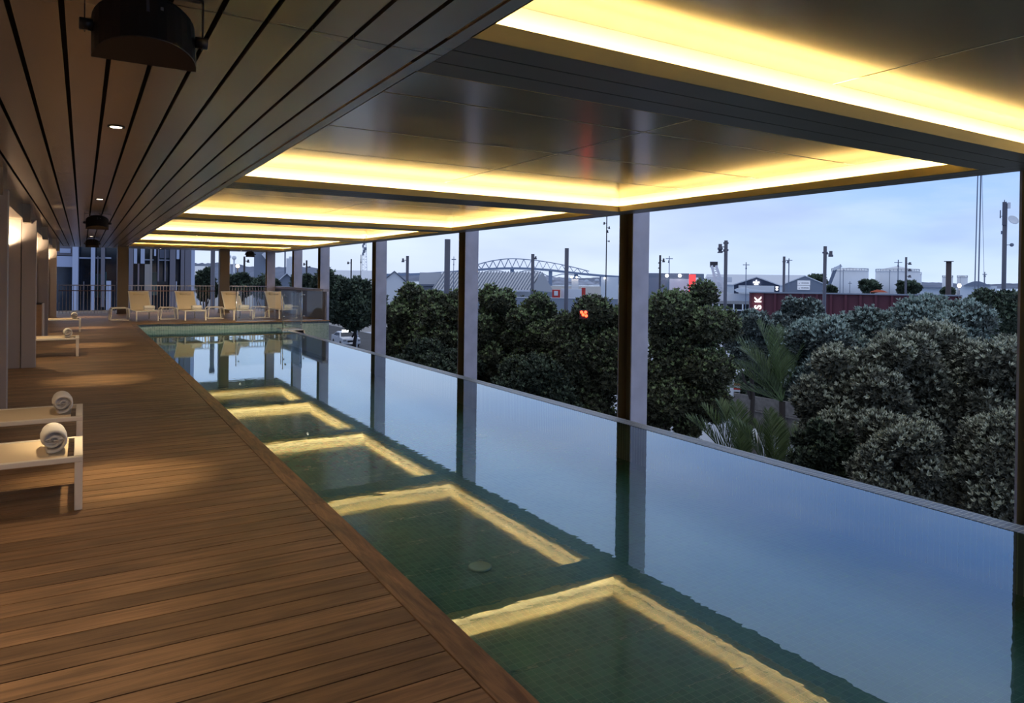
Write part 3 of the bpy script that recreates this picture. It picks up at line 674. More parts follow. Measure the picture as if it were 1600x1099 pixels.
# ---- arch bridge
F = Far('arch_bridge', 'long steel truss arch bridge over the harbour on the skyline', 'bridge', 860, 1200)
def deck_y(x): return 430-10.5*math.exp(-((x-800)/105)**2)*1.0+max(0, (x-860))*.035-(3 if x < 0 else 0)
def arch_y(x): return 405+13.5*((x-805)/62.)**2/1.0 if abs(x-805) < 62 else 405+13.5
def arc(x):
    if x < 800: return 404.5+17*((800-x)/75.)**1.9
    return 404.5+21*((x-800)/125.)**1.7
bd = MB(); xs = list(range(560, 1005, 8))
for a, c in zip(xs[:-1], xs[1:]):
    bd.bar((F.x(a), 0, F.zz(a, deck_y(a))), (F.x(c), 0, F.zz(c, deck_y(c))), 14, 3.6)
bd.build('deck', M['bridge'], F.t)
bd = MB(); prev = None
ax = [a for a in range(728, 924, 6)]
for a, c in zip(ax[:-1], ax[1:]):
    for yy in (-5, 5): bd.bar((F.x(a), yy, F.zz(a, arc(a))), (F.x(c), yy, F.zz(c, arc(c))), 1.1, 1.1)
bd.build('arch_rib', M['bridge'], F.t)
bd = MB()
for k, (a, c) in enumerate(zip(ax[:-1], ax[1:])):
    za, zc_ = (arc(a), deck_y(c)-1) if k % 2 else (deck_y(a)-1, arc(c))
    if min(deck_y(a)-arc(a), deck_y(c)-arc(c)) > .5: bd.bar((F.x(a), 5, F.zz(a, za)), (F.x(c), 5, F.zz(c, zc_)), .7, .7); bd.bar((F.x(a), -5, F.zz(a, za)), (F.x(c), -5, F.zz(c, zc_)), .7, .7)
bd.build('truss_web', M['bridge'], F.t)
bd = MB()
for a, c in zip(range(728, 908, 6), range(734, 914, 6)):
    t_ = (a-728)/180; yy = 5.5*math.sin(math.pi*t_*1.0)
    bd.bar((F.x(a), 0, F.zz(a, deck_y(a)+3+7*abs(math.cos(math.pi*(a-740)/60.))**4)), (F.x(c), 0, F.zz(c, deck_y(c)+3+7*abs(math.cos(math.pi*(c-740)/60.))**4)), 5, 1.2)
bd.build('lower_truss', M['bridge'], F.t)
for px in (740, 800, 860, 900, 940, 620, 670):
    MB().box(F.x(px)-3, F.x(px)+3, -4, 4, -1, F.zz(px, deck_y(px))-1).build('pier', M['bridge'], F.t)
# ---- sheds and warehouses
def gable(name, lb, px0, px1, yeave, yridge, d, depth, wm, rm, cat='building', over=.3, door=None):
    xm = (px0+px1)/2; F = Far(name, lb, cat, xm, d)
    x0, x1 = F.x(px0), F.x(px1); ze = F.zz(xm, yeave); zr = F.zz(xm, yridge)
    MB().prism([(x0, 0), (x1, 0), (x1, ze), ((x0+x1)/2, zr), (x0, ze)], 0, depth, 'y').build('wall', wm, F.t)
    b = MB(); h_ = (x1-x0)*.012+.12
    b.prism([(x0-over, ze-.1), ((x0+x1)/2, zr+.02), ((x0+x1)/2, zr+.02+h_), (x0-over, ze-.1+h_)], -over, depth+over, 'y')
    b.prism([(x1+over, ze-.1), ((x0+x1)/2, zr+.02), ((x0+x1)/2, zr+.02+h_), (x1+over, ze-.1+h_)], -over, depth+over, 'y')
    b.build('roof', rm, F.t); return F
def hall(name, lb, px0, px1, ytop, yeave, d, depth, wm, rm, cat='building', shift=0):   # ridge runs across the view
    xm = (px0+px1)/2; F = Far(name, lb, cat, xm, d)
    x0, x1 = F.x(px0), F.x(px1); ze = F.zz(xm, yeave); zr = F.zz(xm, ytop)
    MB().prism([(0, 0), (depth, 0), (depth, ze), (depth/2, zr), (0, ze)], x0, x1, 'x').build('wall', wm, F.t)
    b = MB()
    b.prism([(-.4, ze-.1), (depth/2, zr+.03), (depth/2, zr+.3), (-.4, ze+.2)], x0-.3, x1+.3, 'x')
    b.prism([(depth+.4, ze-.1), (depth/2, zr+.03), (depth/2, zr+.3), (depth+.4, ze+.2)], x0-.3, x1+.3, 'x')
    n = int((x1-x0)/1.6)
    b.build('roof', rm, F.t); return F
hall('warehouse', 'long pale roofed warehouse behind the trees left of the grey gabled shed', 512, 600, 424, 452, 150, 30, M['wallw'], M['roof'])
gable('gabled_shed', 'white walled gabled shed with a grey roof edge, right of the taxi', 598, 634, 441, 425, 110, 22, M['wallw'], M['roofd'])
hall('warehouse', 'grey roofed warehouse left of the thick grey pole', 657, 690, 428, 446, 125, 22, M['wallg'], M['roofd'])
hall('warehouse', 'low pale roofed warehouse right of the thick grey pole', 691, 716, 427, 452, 122, 26, M['wallw'], M['roof'])
F = Far('wharf_shed', 'big pale ribbed roof shed with a grey gable end in front of the arch bridge', 'building', 800, 120)
x0, x1, x2 = F.x(742), F.x(835), F.x(858); 
MB().prism([(F.x(742), 0), (F.x(858), 0), (F.x(858), F.zz(858, 452)), (F.x(848), F.zz(848, 428)), (F.x(742), F.zz(742, 428))], 9, 16, 'y').build('wall', M['wallw'], F.t)
b = MB(); Y0, Y1 = -10, 9
vs = [(F.x(742)-6, Y0, F.zz(742, 452)), (F.x(826), Y0, F.zz(826, 452)), (F.x(848), Y1, F.zz(848, 425)), (F.x(742)-6, Y1, F.zz(742, 425))]
b.add(vs+[(a, c, z-.25) for a, c, z in vs], [(0, 1, 2, 3), (7, 6, 5, 4), (0, 4, 5, 1), (1, 5, 6, 2), (2, 6, 7, 3), (3, 7, 4, 0)]); b.build('roof', M['roof'], F.t)
b = MB(); n = 34
for i in range(n):
    u = i/(n-1); p = Vector(vs[0])*(1-u)+Vector(vs[1])*u; q = Vector(vs[3])*(1-u)+Vector(vs[2])*u; b.bar(p+Vector((0, 0, .12)), q+Vector((0, 0, .12)), .12, .18)
b.build('roof_rib', M['wallg'], F.t)['kind'] = 'stuff'
gv = [(F.x(826), Y0, 0), (F.x(862), Y0+4, 0), (F.x(862), Y0+4, F.zz(862, 456)), (F.x(849), Y1-4, F.zz(849, 425)), (F.x(826), Y0, F.zz(826, 452))]
b = MB(); b.add(gv+[(a+.1, c+.4, z) for a, c, z in gv], [(0, 1, 2, 3, 4), (9, 8, 7, 6, 5)]+[(i, i+5, (i+1) % 5+5, (i+1) % 5) for i in range(5)]); b.build('gable_end', M['wallg'], F.t)
F = Far('office_block', 'low grey waterfront building lit by white floodlights right of the wide column', 'building', 1050, 170)
F.box('wall', M['wallg'], 1000, 1077, 434, 480, 0, 12, 0); F.box('parapet', M['roofd'], 1000, 1077, 427, 434, 1, 12)
F.box('lower_front', M['wallw'], 1046, 1077, 436, 480, -1, -.05, 0)
for px in (1042, 1062): MB().ball((F.x(px), -1.4, F.zz(px, 431)), .42, 10, 6).build('floodlight', M['sign'], F.t)
F = Far('red_pylon', 'tall red-lit sign pylon beside the grey waterfront building', 'sign', 1084, 160)
F.box('lit_panel', M['redlit'], 1076.5, 1087, 429, 478, 0, 1.2, 0); F.box('white_edge', M['signw'], 1087.3, 1091, 434, 478, 0, 1.2, 0)
F = Far('grey_shed', 'long grey roof behind the red-lit pylon', 'building', 1120, 215); F.box('wall', M['wallg'], 1078, 1099, 428, 470, 0, 10, 0)
F = Far('harbour_building', 'white two-storey harbour building with dark openings behind the crane', 'building', 1110, 188)
F.box('wall', M['wallw'], 1091, 1136, 441, 478, 0, 8, 0); F.box('upper_storey', M['wallw'], 1104, 1144, 433, 441, 2, 9)
for a, c in ((1092, 1101), (1106, 1117)): F.box('opening', M['winglass'], a, c, 444, 453, -.12, -.01)
F = Far('mobile_crane', 'white mobile crane with its lattice boom raised, on the wharf', 'crane', 1122, 170)
b = MB(); P0 = Vector((F.x(1128), 0, F.zz(1128, 458))); P1 = Vector((F.x(1115), 0, F.zz(1115, 415)))
for s in (-1, 1):
    for yy in (-.6, .6): b.bar(P0+Vector((s*.8, yy, 0)), P1+Vector((s*.5, yy, 0)), .6, .6)
for i in range(11):
    u, v = i/11, (i+1)/11; s = 1 if i % 2 else -1; b.bar(P0.lerp(P1, u)+Vector((s*.7, -.6, 0)), P0.lerp(P1, v)+Vector((-s*.6, -.6, 0)), .2, .2)
b.build('boom', M['wallw'], F.t); b = MB(); b.box(P1.x-.9, P1.x+.9, -.8, .8, P1.z-.4, P1.z+.9); b.build('boom_head', M['poled'], F.t)
F.box('cab', M['wallw'], 1118, 1138, 457, 467, -1.5, 3); F.box('chassis', M['wallg'], 1110, 1144, 467, 474, -1.5, 3, 0)
F = gable('warehouse', 'warehouse with a navy blue gable and a white lit sign', 1147, 1218, 446, 434, 175, 24, M['navy'], M['roof'])
b = MB(); b.box(F.x(1154), F.x(1210), -.25, -.05, 0, F.zz(1182, 446.5)); b.build('door', M['wallw'], F.t)
b = MB()
for (x_, y_, w_, h_) in ((1182, 438.5, 2, 1.2), (1182, 441.5, 10, 2.6), (1182, 444.7, 6.5, 1.6)):
    nn = max(1, int(w_/1.6))
    for i in range(nn):
        xa = x_-w_/2+w_*i/nn; b.box(F.x(xa), F.x(xa+w_/nn*.78), -.3, -.1, F.zz(x_, y_+h_/2), F.zz(x_, y_-h_/2))
o = b.build('sign_lettering', M['sign'], F.t); o['kind'] = 'stuff'
b = MB(); b.box(F.x(1211), F.x(1217), -.4, -.28, F.zz(1214, 456), F.zz(1214, 447)); b.build('side_sign', M['navy'], F.t)
b = MB(); b.box(F.x(1212), F.x(1216), -.5, -.42, F.zz(1214, 449.4), F.zz(1214, 448)); b.tube([(F.x(1214), -.5, F.zz(1214, 452.3)), (F.x(1214), -.42, F.zz(1214, 452.3))], .28, 12); b.build('side_sign_mark', M['sign'], F.t)['kind'] = 'stuff'
F = gable('warehouse', 'grey and white gabled warehouse with two white banners', 1226, 1290, 445, 432, 172, 24, M['wallg'], M['wallw'])
for (a, c, y0, y1) in ((1246, 1266, 438.5, 446), (1246, 1265.5, 446.6, 453)):
    o = F.box('banner', M['signw'], a, c, y0, y1, -.3, -.1)
    b = MB(); ym = (y0+y1)/2
    b.add([(F.x(a+1.5), -.34, F.zz(a, ym)), (F.x(a+3), -.34, F.zz(a, ym+1.6)), (F.x(a+5), -.34, F.zz(a, ym-1.2)), (F.x(a+3.1), -.34, F.zz(a, ym+.6))], [(0, 1, 2, 3)])
    for i in range(7): b.box(F.x(a+6.5+i*1.7), F.x(a+7.6+i*1.7), -.34, -.31, F.zz(a, ym+.8), F.zz(a, ym-.6))
    b.build('banner_lettering', M['navy'], F.t)['kind'] = 'stuff'
hall('warehouse', 'very long pale roof behind the navy gabled warehouse', 1100, 1262, 430, 446, 232, 36, M['wallw'], M['roof'])
F = Far('yacht', 'long white motor yacht hull lying before the navy gabled warehouse', 'boat', 1168, 160, zbase=GROUND+1.4)
b = MB(); b.prism([(F.x(1147), F.zz(1147, 453)), (F.x(1152), F.zz(1152, 456.5)), (F.x(1192), F.zz(1192, 457)), (F.x(1196), F.zz(1196, 454.5)), (F.x(1180), F.zz(1180, 453.0)), (F.x(1165), F.zz(1165, 451)), (F.x(1152), F.zz(1152, 450.5))], -2, 2, 'y'); b.build('hull', M['wallw'], F.t)
b = MB(); b.prism([(F.x(1156), F.zz(1156, 451)), (F.x(1172), F.zz(1172, 452.4)), (F.x(1168), F.zz(1168, 450)), (F.x(1158), F.zz(1158, 449))], -1.4, 1.4, 'y'); b.build('cabin', M['wallw'], F.t)
F = Far('wharf', 'concrete wharf on piles across the water, left of the maroon wall', 'wharf', 1150, 160, zbase=GROUND-.9)
F.box('deck', M['conc'], 1095, 1215, 471, 475.5, 0, 14)
for px in (1103, 1114, 1124, 1134, 1147, 1161, 1172): F.box('pile', M['wallw'], px-1.1, px+1.1, 475.5, 490, 0, .8, 0)
F.box('back_wall', M['winglass'], 1095, 1215, 475.6, 490, 3, 4, 0); F.box('low_wall', M['wallw'], 1110, 1180, 459, 471, 2, 3); F.box('fender_beam', M['wallw'], 1095, 1215, 484, 485.5, -.6, -.1)
# maroon wall with the lit vertical lettering
F = Far('maroon_wall', 'long maroon ribbed metal wall with white lit letters, behind the grey-green trees', 'wall', 1330, 58)
ya = lambda px: 457.5+(px-1172)*.0165
b = MB(); vs = []
for px in (1172.5, 1502): vs += [(F.x(px), 0, 0), (F.x(px), 0, F.zz(px, ya(px))), (F.x(px), .5, 0), (F.x(px), .5, F.zz(px, ya(px)))]
b.add(vs, [(0, 1, 5, 4), (2, 6, 7, 3), (1, 3, 7, 5), (0, 2, 3, 1), (4, 5, 7, 6), (0, 4, 6, 2)]); b.build('panel', M['maroon'], F.t)
px = 1172.5; k = 0
for px in (1173.5, 1192.5, 1212, 1233, 1255, 1277, 1299, 1322, 1345, 1369, 1394, 1419, 1445, 1472, 1500):
    b = MB(); b.box(F.x(px)-.09, F.x(px)+.09, -.25, 0, 0, F.zz(px, ya(px))); b.build('rib', M['maroon'], F.t)
b = MB(); b.bar((F.x(1171.5), .1, F.zz(1171, 456.8)), (F.x(1503), .1, F.zz(1503, ya(1503)-.7)), .9, .1); b.build('coping', M['wallg'], F.t)
cuv = {}
for ch, py, h_ in (('K', 467.5, 10), ('S', 479, 10), ('U', 490.5, 10)):
    c_ = bpy.data.curves.new('letter', 'FONT'); c_.body = ch; c_.size = 11.5*58/FPX*1.25; c_.extrude = .03; c_.offset = .012; c_.align_x = 'CENTER'; c_.align_y = 'CENTER'
    ot = bpy.data.objects.new('letter_tmp', c_); me = bpy.data.meshes.new_from_object(ot); bpy.data.objects.remove(ot)
    me.materials.clear(); me.materials.append(M['sign'])
    o = bpy.data.objects.new('letter', me); C.objects.link(o); o.parent = F.t
    Rm = Matrix.Rotation(math.pi/2, 4, 'X') @ Matrix.Rotation(math.pi/2, 4, 'Z'); o.matrix_local = Matrix.Translation((F.x(1186), -.32, F.zz(1186, py+1))) @ Rm
# tanks
def tank(px0, px1, y0, y1, d, lb, cone=0):
    xm = (px0+px1)/2; F = Far('storage_tank', lb, 'storage tank', xm, d, 'white harbour storage tanks', zbase=GROUND-.2); r = F.x(px1)-F.x(xm); h_ = F.zz(xm, y0)
    MB().lathe([(r*.999, 0), (r, 0), (r, h_)], 40).build('shell', M['tank'], F.t)
    MB().lathe([(r*1.01, h_-.05), (r*1.01, h_+.15), (r*.5, h_+cone*.6+.2), (.05, h_+cone+.2)], 40).build('roof', M['tank'], F.t)
    b = MB()
    for k in range(36):
        a = 2*math.pi*k/36; b.bar((r*.99*math.cos(a), r*.99*math.sin(a), h_+.1), (r*.99*math.cos(a), r*.99*math.sin(a), h_+1.2), .12, .12)
    b.tube([(r*.99*math.cos(2*math.pi*k/36), r*.99*math.sin(2*math.pi*k/36), h_+1.2) for k in range(37)], .08, 5); b.build('handrail', M['mast'], F.t)
    b = MB(); b.box(-r*.35, -r*.35+.5, -r*.945, -r*.92, 0, h_+.6); b.build('ladder', M['mast'], F.t)
tank(1298, 1357, 424, 458, 330, 'big white storage tank just right of the lamp pole with the crane boom', 1.5); tank(1366.5, 1437, 425, 458, 335, 'widest white storage tank with a low cone roof', 2.6)
tank(1472, 1489, 434, 458, 420, 'small white tank just left of the thick brown chimney', 1); tank(1495, 1512, 434, 458, 420, 'small white tank just right of the thick brown chimney', 1)
tank(1400, 1440, 429, 458, 420, 'white tank half hidden behind the widest tank', 1)
F = Far('crane_boom', 'grey lattice crane boom leaning up beside the first big tank', 'crane', 1295, 200)
b = MB(); P0 = Vector((F.x(1291), 0, F.zz(1291, 458))); P1 = Vector((F.x(1306), 0, F.zz(1306, 418))); b.bar(P0, P1, .9, .9); b.build('boom', M['mast'], F.t)
b = MB(); b.bar(P1+Vector((-.7, 0, -.6)), P1+Vector((1.4, 0, .5)), 1.5, .8); b.build('boom_head', M['wallw'], F.t)
F = Far('low_building', 'low pale building with a grey curved roof near the warm street lamp', 'building', 1525, 150); F.box('wall', M['wallw'], 1500, 1558, 447, 470, 0, 10, 0)
b = MB(); b.prism([(F.x(1505)+(F.x(1548)-F.x(1505))*i/10, F.zz(1525, 447)+1.0*math.sin(math.pi*i/10)) for i in range(11)], -1, 11, 'y'); b.build('roof', M['roofd'], F.t)
F = Far('low_building', 'low pale building between the widest tank and the brown chimney', 'building', 1455, 160); F.box('wall', M['wallw'], 1438, 1475, 450, 470, 0, 10, 0); F.box('roof', M['roofd'], 1437, 1476, 449, 450.2, -1, 11)
F = Far('orange_tent', 'small orange roofed tent above the maroon wall', 'tent', 1375, 120); b = MB(); b.prism([(F.x(1359), F.zz(1375, 457)), (F.x(1388), F.zz(1375, 457)), (F.x(1380), F.zz(1375, 454)), (F.x(1370), F.zz(1375, 453))], 0, 4, 'y'); b.build('canopy', M['orange'], F.t)
for px in (1360, 1387): F.box('leg', M['wallw'], px-.3, px+.3, 457, 470, 1, 1.2, 0)
F = Far('container_truck', 'white container with red end doors parked beyond the trees by the arch bridge', 'truck', 888, 105); F.box('container', M['wallw'], 877, 909, 452, 466, 0, 2.5); F.box('end_door', M['red'], 909.2, 915, 450, 468, 0, 2.5); F.box('chassis', M['wallg'], 868, 915, 466, 470, 0, 2.5, 0)
F = Far('red_container', 'small red and white shipping container left of the white one', 'container', 868, 104); F.box('body', M['red'], 863, 875.5, 453, 464, 0, 2.5, 0); F.box('door', M['wallw'], 866, 872, 455, 462, -.1, -.02)
F = Far('low_building', 'small white block with roof lamps under the arch bridge', 'building', 898, 135); F.box('wall', M['wallw'], 893, 904, 436, 452, 0, 4, 0)
for px in (893, 901): MB().ball((F.x(px), -.6, F.zz(px, 433.5)), .16, 8, 6).build('lamp', M['bulb'], F.t)
F = Far('low_building', 'pale box building left of the wide column, lit by a white lamp', 'building', 952, 130); F.box('wall', M['wallw'], 939, 966, 433, 462, 0, 6, 0); MB().ball((F.x(945), -.6, F.zz(945, 435)), .2, 8, 6).build('lamp', M['sign'], F.t)
F = Far('harbour_wall', 'low blue-grey wall in front of the white and red containers', 'wall', 860, 98); F.box('panel', M['wallg'], 742, 966, 466, 520, 0, .4, 0); F.box('coping', M['wallw'], 742, 966, 465.3, 466, -.1, .5)
# ---- poles and masts
def pole(name, lb, px, yt, w, d, m, cat='lamp post', lamps=(), arms=(), base=GROUND, grp=None, flare=1.0):
    F = Far(name, lb, cat, px, d, grp, zbase=base); s = d/FPX; r = w*s/2; zt = F.zz(px, yt)
    MB().tube([(0, 0, 0), (0, 0, zt*.5), (0, 0, zt)], [r*flare, r, r], 12).build('shaft', m, F.t); sh_ = F.t.children[0]
    for (lx, ly, lw, lh) in lamps:
        x = F.x(px+lx); z = F.zz(px, ly); b = MB()
        b.bar((0, 0, z), (x, 0, z), .5*s+.03, .5*s+.03)
        b.lathe([(lw*s*.30, -lh*s/2), (lw*s*.5, -lh*s/2), (lw*s*.5, -lh*s*.15), (lw*s*.34, -lh*s*.1), (lw*s*.34, lh*s/2), (.01, lh*s/2)], 10, 0, (x, 0, z)); b.build('lamp_head', m, sh_)
    for (ly, lw) in arms:
        MB().bar((-lw*s/2, 0, F.zz(px, ly)), (lw*s/2, 0, F.zz(px, ly)), .09+.3*s, .09+.3*s).build('crossarm', m, sh_)
    return F
P_ = M['pole']; Q_ = M['poled']; R_ = M['mast']
pole('lamp_post', 'tall grey lamp post with a double lamp on its left, before the crane', 1133.5, 376, 5.4, 42, P_, lamps=((-9, 386, 8, 9), (-9, 393, 8, 5)), arms=((380, 8), (391, 8)))
pole('lamp_post', 'grey lamp post with one lamp on its right, rising before the maroon wall', 1288.5, 385, 5.2, 44, P_, lamps=((9, 397, 7, 9),), arms=((395, 8),))
pole('post', 'plain dark grey post right of the arch bridge peak', 885, 388, 6.4, 60, P_, cat='post')
pole('lamp_post', 'grey post with a small box lamp in front of the arch bridge peak', 832, 397, 5.2, 66, P_, lamps=((4.6, 403, 4, 5),))
pole('post', 'thick dark grey post between the third and fourth columns', 698.5, 374, 9, 56, P_, cat='post')
pole('lamp_post', 'grey post with a lamp on its left above the white gabled shed', 636.3, 400, 4.6, 70, P_, lamps=((-7, 407, 4.5, 6),))
pole('lamp_post', 'slim dark post with a lamp on its left behind the taxi', 548.5, 405, 2.2, 95, Q_, lamps=((-5, 411, 3, 4),))
pole('lamp_post', 'dark post with two lamps seen between the far terrace columns', 478.8, 407, 2.6, 72, Q_, lamps=((-4, 413, 3, 4), (5, 417, 3, 2)))
pole('lamp_post', 'dark post with a lamp on its right behind the far railing', 381.5, 401, 3, 60, Q_, lamps=((6, 408, 4, 5),))
pole('light_mast', 'very tall thin mast with four floodlights left of the wide column', 946.8, 300, 1.7, 95, Q_, cat='mast', lamps=((-4, 349, 3, 4), (4, 356, 3, 4), (1.5, 362, 3, 4), (4, 377, 2.5, 2.5)))
pole('post', 'dark post with side boxes right of the wide column', 1031, 399, 3.2, 80, Q_, cat='post', lamps=((5.5, 407, 4, 6), (-2, 411, 2, 2), (-2, 419, 2, 2)))
pole('light_mast', 'thin mast with one crossarm just right of the wide column', 1045.3, 400, 1.2, 110, R_, cat='mast', lamps=((-1, 409, 2, 4),), arms=((404.5, 11),))
pole('light_mast', 'thin mast with a crossarm above the white yacht', 1165.5, 410, 1.3, 150, R_, cat='mast', lamps=((0, 418, 2.4, 5),), arms=((414, 10),))
pole('post', 'dark grey post between the navy gable and the banner warehouse', 1224.7, 401, 3.9, 75, P_, cat='post', arms=((409, 5),))
pole('light_mast', 'thin mast with a lamp cluster beside the dark grey post', 1232.3, 404, 1.6, 120, R_, cat='mast', lamps=((-2, 409, 3, 5),), arms=((407, 10),))
pole('light_mast', 'thin mast with a crossarm in front of the widest tank', 1403, 406, 1.4, 150, R_, cat='mast', lamps=((0, 414, 2.4, 5),), arms=((410.5, 11),))
pole('light_mast', 'thin plain mast before the left big tank', 1312.5, 413, 1.0, 150, R_, cat='mast')
pole('light_mast', 'short thin pole low before the left big tank', 1328, 440, .9, 150, R_, cat='mast', arms=((443, 5),))
pole('floodlight_post', 'grey post with three floodlights stacked on its right', 1415.3, 402, 3.1, 80, P_, cat='lamp post', lamps=((6, 412, 5, 4), (6, 422, 5, 4), (6, 432, 5, 4)))
F = pole('chimney', 'thick rusty brown chimney with a flat cap', 1482, 409, 7.6, 85, mat('rust_brown', (.07, .05, .05), .7), cat='chimney'); MB().box(-.5, .5, -.4, .4, F.zz(1482, 409), F.zz(1482, 408.2)).build('cap', Q_, F.t)
pole('light_mast', 'thin mast with a crossarm left of the phone mast', 1538.5, 425, 1.2, 140, R_, cat='mast', lamps=((0, 431, 3, 4),), arms=((429, 6),))
for i, (px, w, lb) in enumerate([(1523.5, 1.6, 'left tall grey rigging line of the moored yacht'), (1529.5, 1.9, 'thicker right tall grey rigging line of the moored yacht')]):
    F = Far('rigging_mast', lb, 'mast', px, 70); b = MB(); b.bar((-.05, 0, 2), (.13 if i == 0 else .05, 0, 24), w*.063, .06); b.build('line', R_, F.t)
F = Far('rigging_stay', 'very thin slanted stay right of the rigging lines', 'rope', 1537, 70); MB().tube([(.15, 0, 3), (-.45, 0, 24)], .018, 5).build('stay', R_, F.t)
F = pole('phone_mast', 'grey phone mast with panel antennas and a dish at the right edge', 1568.5, 318, 6.2, 50, M['pole'], cat='mast')
s_ = 50/FPX
b = MB(); b.box(-.16, .10, -.16, .16, F.zz(1568, 352), F.zz(1568, 316)); b.tube([(-.04, 0, F.zz(1568, 316)), (-.04, 0, F.zz(1568, 312.5))], .03, 6); b.build('panel_antenna', M['pole'], F.t)
MB().box(.13, .32, -.1, .12, F.zz(1568, 326), F.zz(1568, 317)).build('equipment_box', M['wallw'], F.t)
b = MB(); b.tube([(-.27, 0, F.zz(1568, 341)), (-.27, 0, F.zz(1568, 328.5))], .04, 6); b.bar((-.27, 0, F.zz(1568, 338)), (0, 0, F.zz(1568, 338)), .03, .03); b.build('whip_antenna', M['mast'], F.t)
b = MB(); b.lathe([(.01, 0), (.25, .04), (.36, .14), (.345, .16), (.2, .09), (.01, .05)], 20); o = b.build('dish', M['wallw'], F.t); o.location = (.42, -.1, F.zz(1568, 346)); o.rotation_euler = (math.radians(60), 0, math.radians(35))
b = MB(); b.box(-.22, -.1, -.08, .08, F.zz(1568, 366), F.zz(1568, 361)); b.bar((0, 0, F.zz(1568, 383)), (.4, 0, F.zz(1568, 383)), .04, .04); b.ball((.42, 0, F.zz(1568, 383)), .13, 10, 8); b.build('bracket', M['mast'], F.t)
F = Far('lattice_tower', 'white lattice radio tower behind the pale warehouse roof', 'tower', 569.3, 260)
b = MB(); w0, w1 = 1.15, .5; zt_ = F.zz(569, 372)
for sx_ in (-1, 1):
    for sy_ in (-1, 1): b.bar((sx_*w0, sy_*w0, 0), (sx_*w1, sy_*w1, zt_), .16, .16)
n = 22
for i in range(n):
    u, v = i/n, (i+1)/n; a = w0+(w1-w0)*u; c = w0+(w1-w0)*v; s = 1 if i % 2 else -1
    b.bar((s*a, -a, zt_*u), (-s*c, -c, zt_*v), .1, .1); b.bar((-a, -a, zt_*u), (a, -a, zt_*u), .1, .1)
b.build('lattice', M['wallw'], F.t); b = MB()
for i in range(6): b.box(-.9+.3*(i % 3), -.3+.5*(i % 3), -1, -.6, zt_*(.70+.045*i), zt_*(.70+.045*i)+1.1)
b.build('antenna_cluster', M['mast'], F.t)['kind'] = 'stuff'
pole('light_mast', 'thin dark mast just left of the lattice radio tower', 563.6, 398, 1.1, 135, Q_, cat='mast', lamps=((0, 408, 2, 7),))
pole('light_mast', 'thin mast with a crossarm between the thick post and the third column', 708.6, 401, 1.0, 98, R_, cat='mast', lamps=((0, 412, 1.6, 5),), arms=((405.5, 7),))
F = Far('street_lamp', 'street lamp glowing warm white by the low curved roof building', 'lamp post', 1499, 100); MB().tube([(0, 0, 0), (0, 0, F.zz(1499, 448))], .09, 8).build('shaft', M['mast'], F.t); MB().ball((0, 0, F.zz(1499, 446.5)), .25, 10, 8).build('globe', M['bulb'], F.t)
pole('white_post', 'short thick white post beside the taxi', 558.4, 497, 2.6, 62, M['wallw'], cat='post')
# red signal lights among the leaves
F = Far('traffic_signal', 'glowing red signal lamps among the leaves left of the wide column', 'traffic light', 913, 21.15)
MB().tube([(0, 1.2, 0), (0, 1.2, F.zz(913, 490)-.1), (0, 1.1, F.zz(913, 490)), (0, .1, F.zz(913, 490))], .04, 8).build('pole', M['poled'], F.t)
MB().box(-.13, .13, -.02, .2, F.zz(913, 499), F.zz(913, 485)).build('housing', M['poled'], F.t)
for dx, dy in ((-.07, 488), (.05, 488), (-.02, 492), (.07, 493.5)): MB().ball((dx, -.06, F.zz(913, dy)), .045, 10, 8).build('red_lens', M['redglow'], F.t)
# ---- left end: neighbouring office block with fins
F = Far('fin_clad_building', 'dark glass office block with tall pale vertical fins beyond the far railing', 'building', 200, 42)
MB().box(F.x(84), F.x(300), 1.2, 2.2, 0, F.zz(200, 330)).build('glass_wall', M['dglass'], F.t)
F.box('upper_storey', M['fing'], 84, 114, 380, 399, .6, 1.1); F.box('spandrel', M['finp'], 84, 114, 400, 417, .5, 1.15)
def fin(a, c, y0, y1, m, dn=0, df=.6): F.box('fin', M[m], a, c, y0, y1, dn, df)
fin(113.9, 122.6, 330, 520, 'finp', -.6, .3)
for (a, c, y0, y1, m) in [(141.7, 148.3, 340, 492, 'finp'), (157.5, 163.5, 340, 480, 'fing'), (166, 173.4, 439, 492, 'finp'), (189, 191, 380, 404, 'finp'), (194, 197, 380, 403, 'finp'), (208.9, 213.8, 380, 412, 'finp'), (219.5, 225.8, 380, 412, 'finp'), (226, 234, 413, 462, 'finb'), (215, 217.5, 412, 470, 'fing'), (201, 208, 380, 500, 'fing'), (234.2, 237.5, 340, 500, 'finb'), (240.5, 243.5, 340, 400, 'finp'), (246.2, 248.4, 340, 440, 'fing'), (257, 259, 340, 440, 'fing'), (265.3, 274, 340, 500, 'fing'), (275.5, 280, 340, 405, 'finp'), (275, 276.5, 440, 500, 'finp'), (282.3, 288, 340, 470, 'fing'), (288.8, 298.6, 330, 500, 'fing'), (298.6, 304.2, 330, 500, 'finp'), (130, 131.5, 440, 492, 'fing'), (152, 153.2, 400, 492, 'fing')]: fin(a, c, y0, y1, m)
for (a, c, y0, y1) in [(123, 141.5, 402, 404.2), (148.4, 157.4, 402, 404.2), (163.6, 173, 402, 404.2), (189, 200.5, 404, 406.5), (226, 240, 405, 407), (248, 265, 405.5, 407.5)]: F.box('ledge', M['finp'], a, c, y0, y1, .3, 1.1)
for (a, c, y0, y1) in [(148.4, 157.4, 428, 466), (189, 200.5, 428, 470), (238, 246, 425, 462), (163.6, 166, 425, 470), (249, 257, 385, 404), (259.5, 265, 385, 404)]: F.box('teal_pane', M['tglass'], a, c, y0, y1, .8, 1.15)
for (a, c, y0, y1) in [(250, 257, 390, 403), (259.3, 265, 390, 403)]: F.box('sky_pane', M['finp'], a, c, y0, y1, .7, .78)
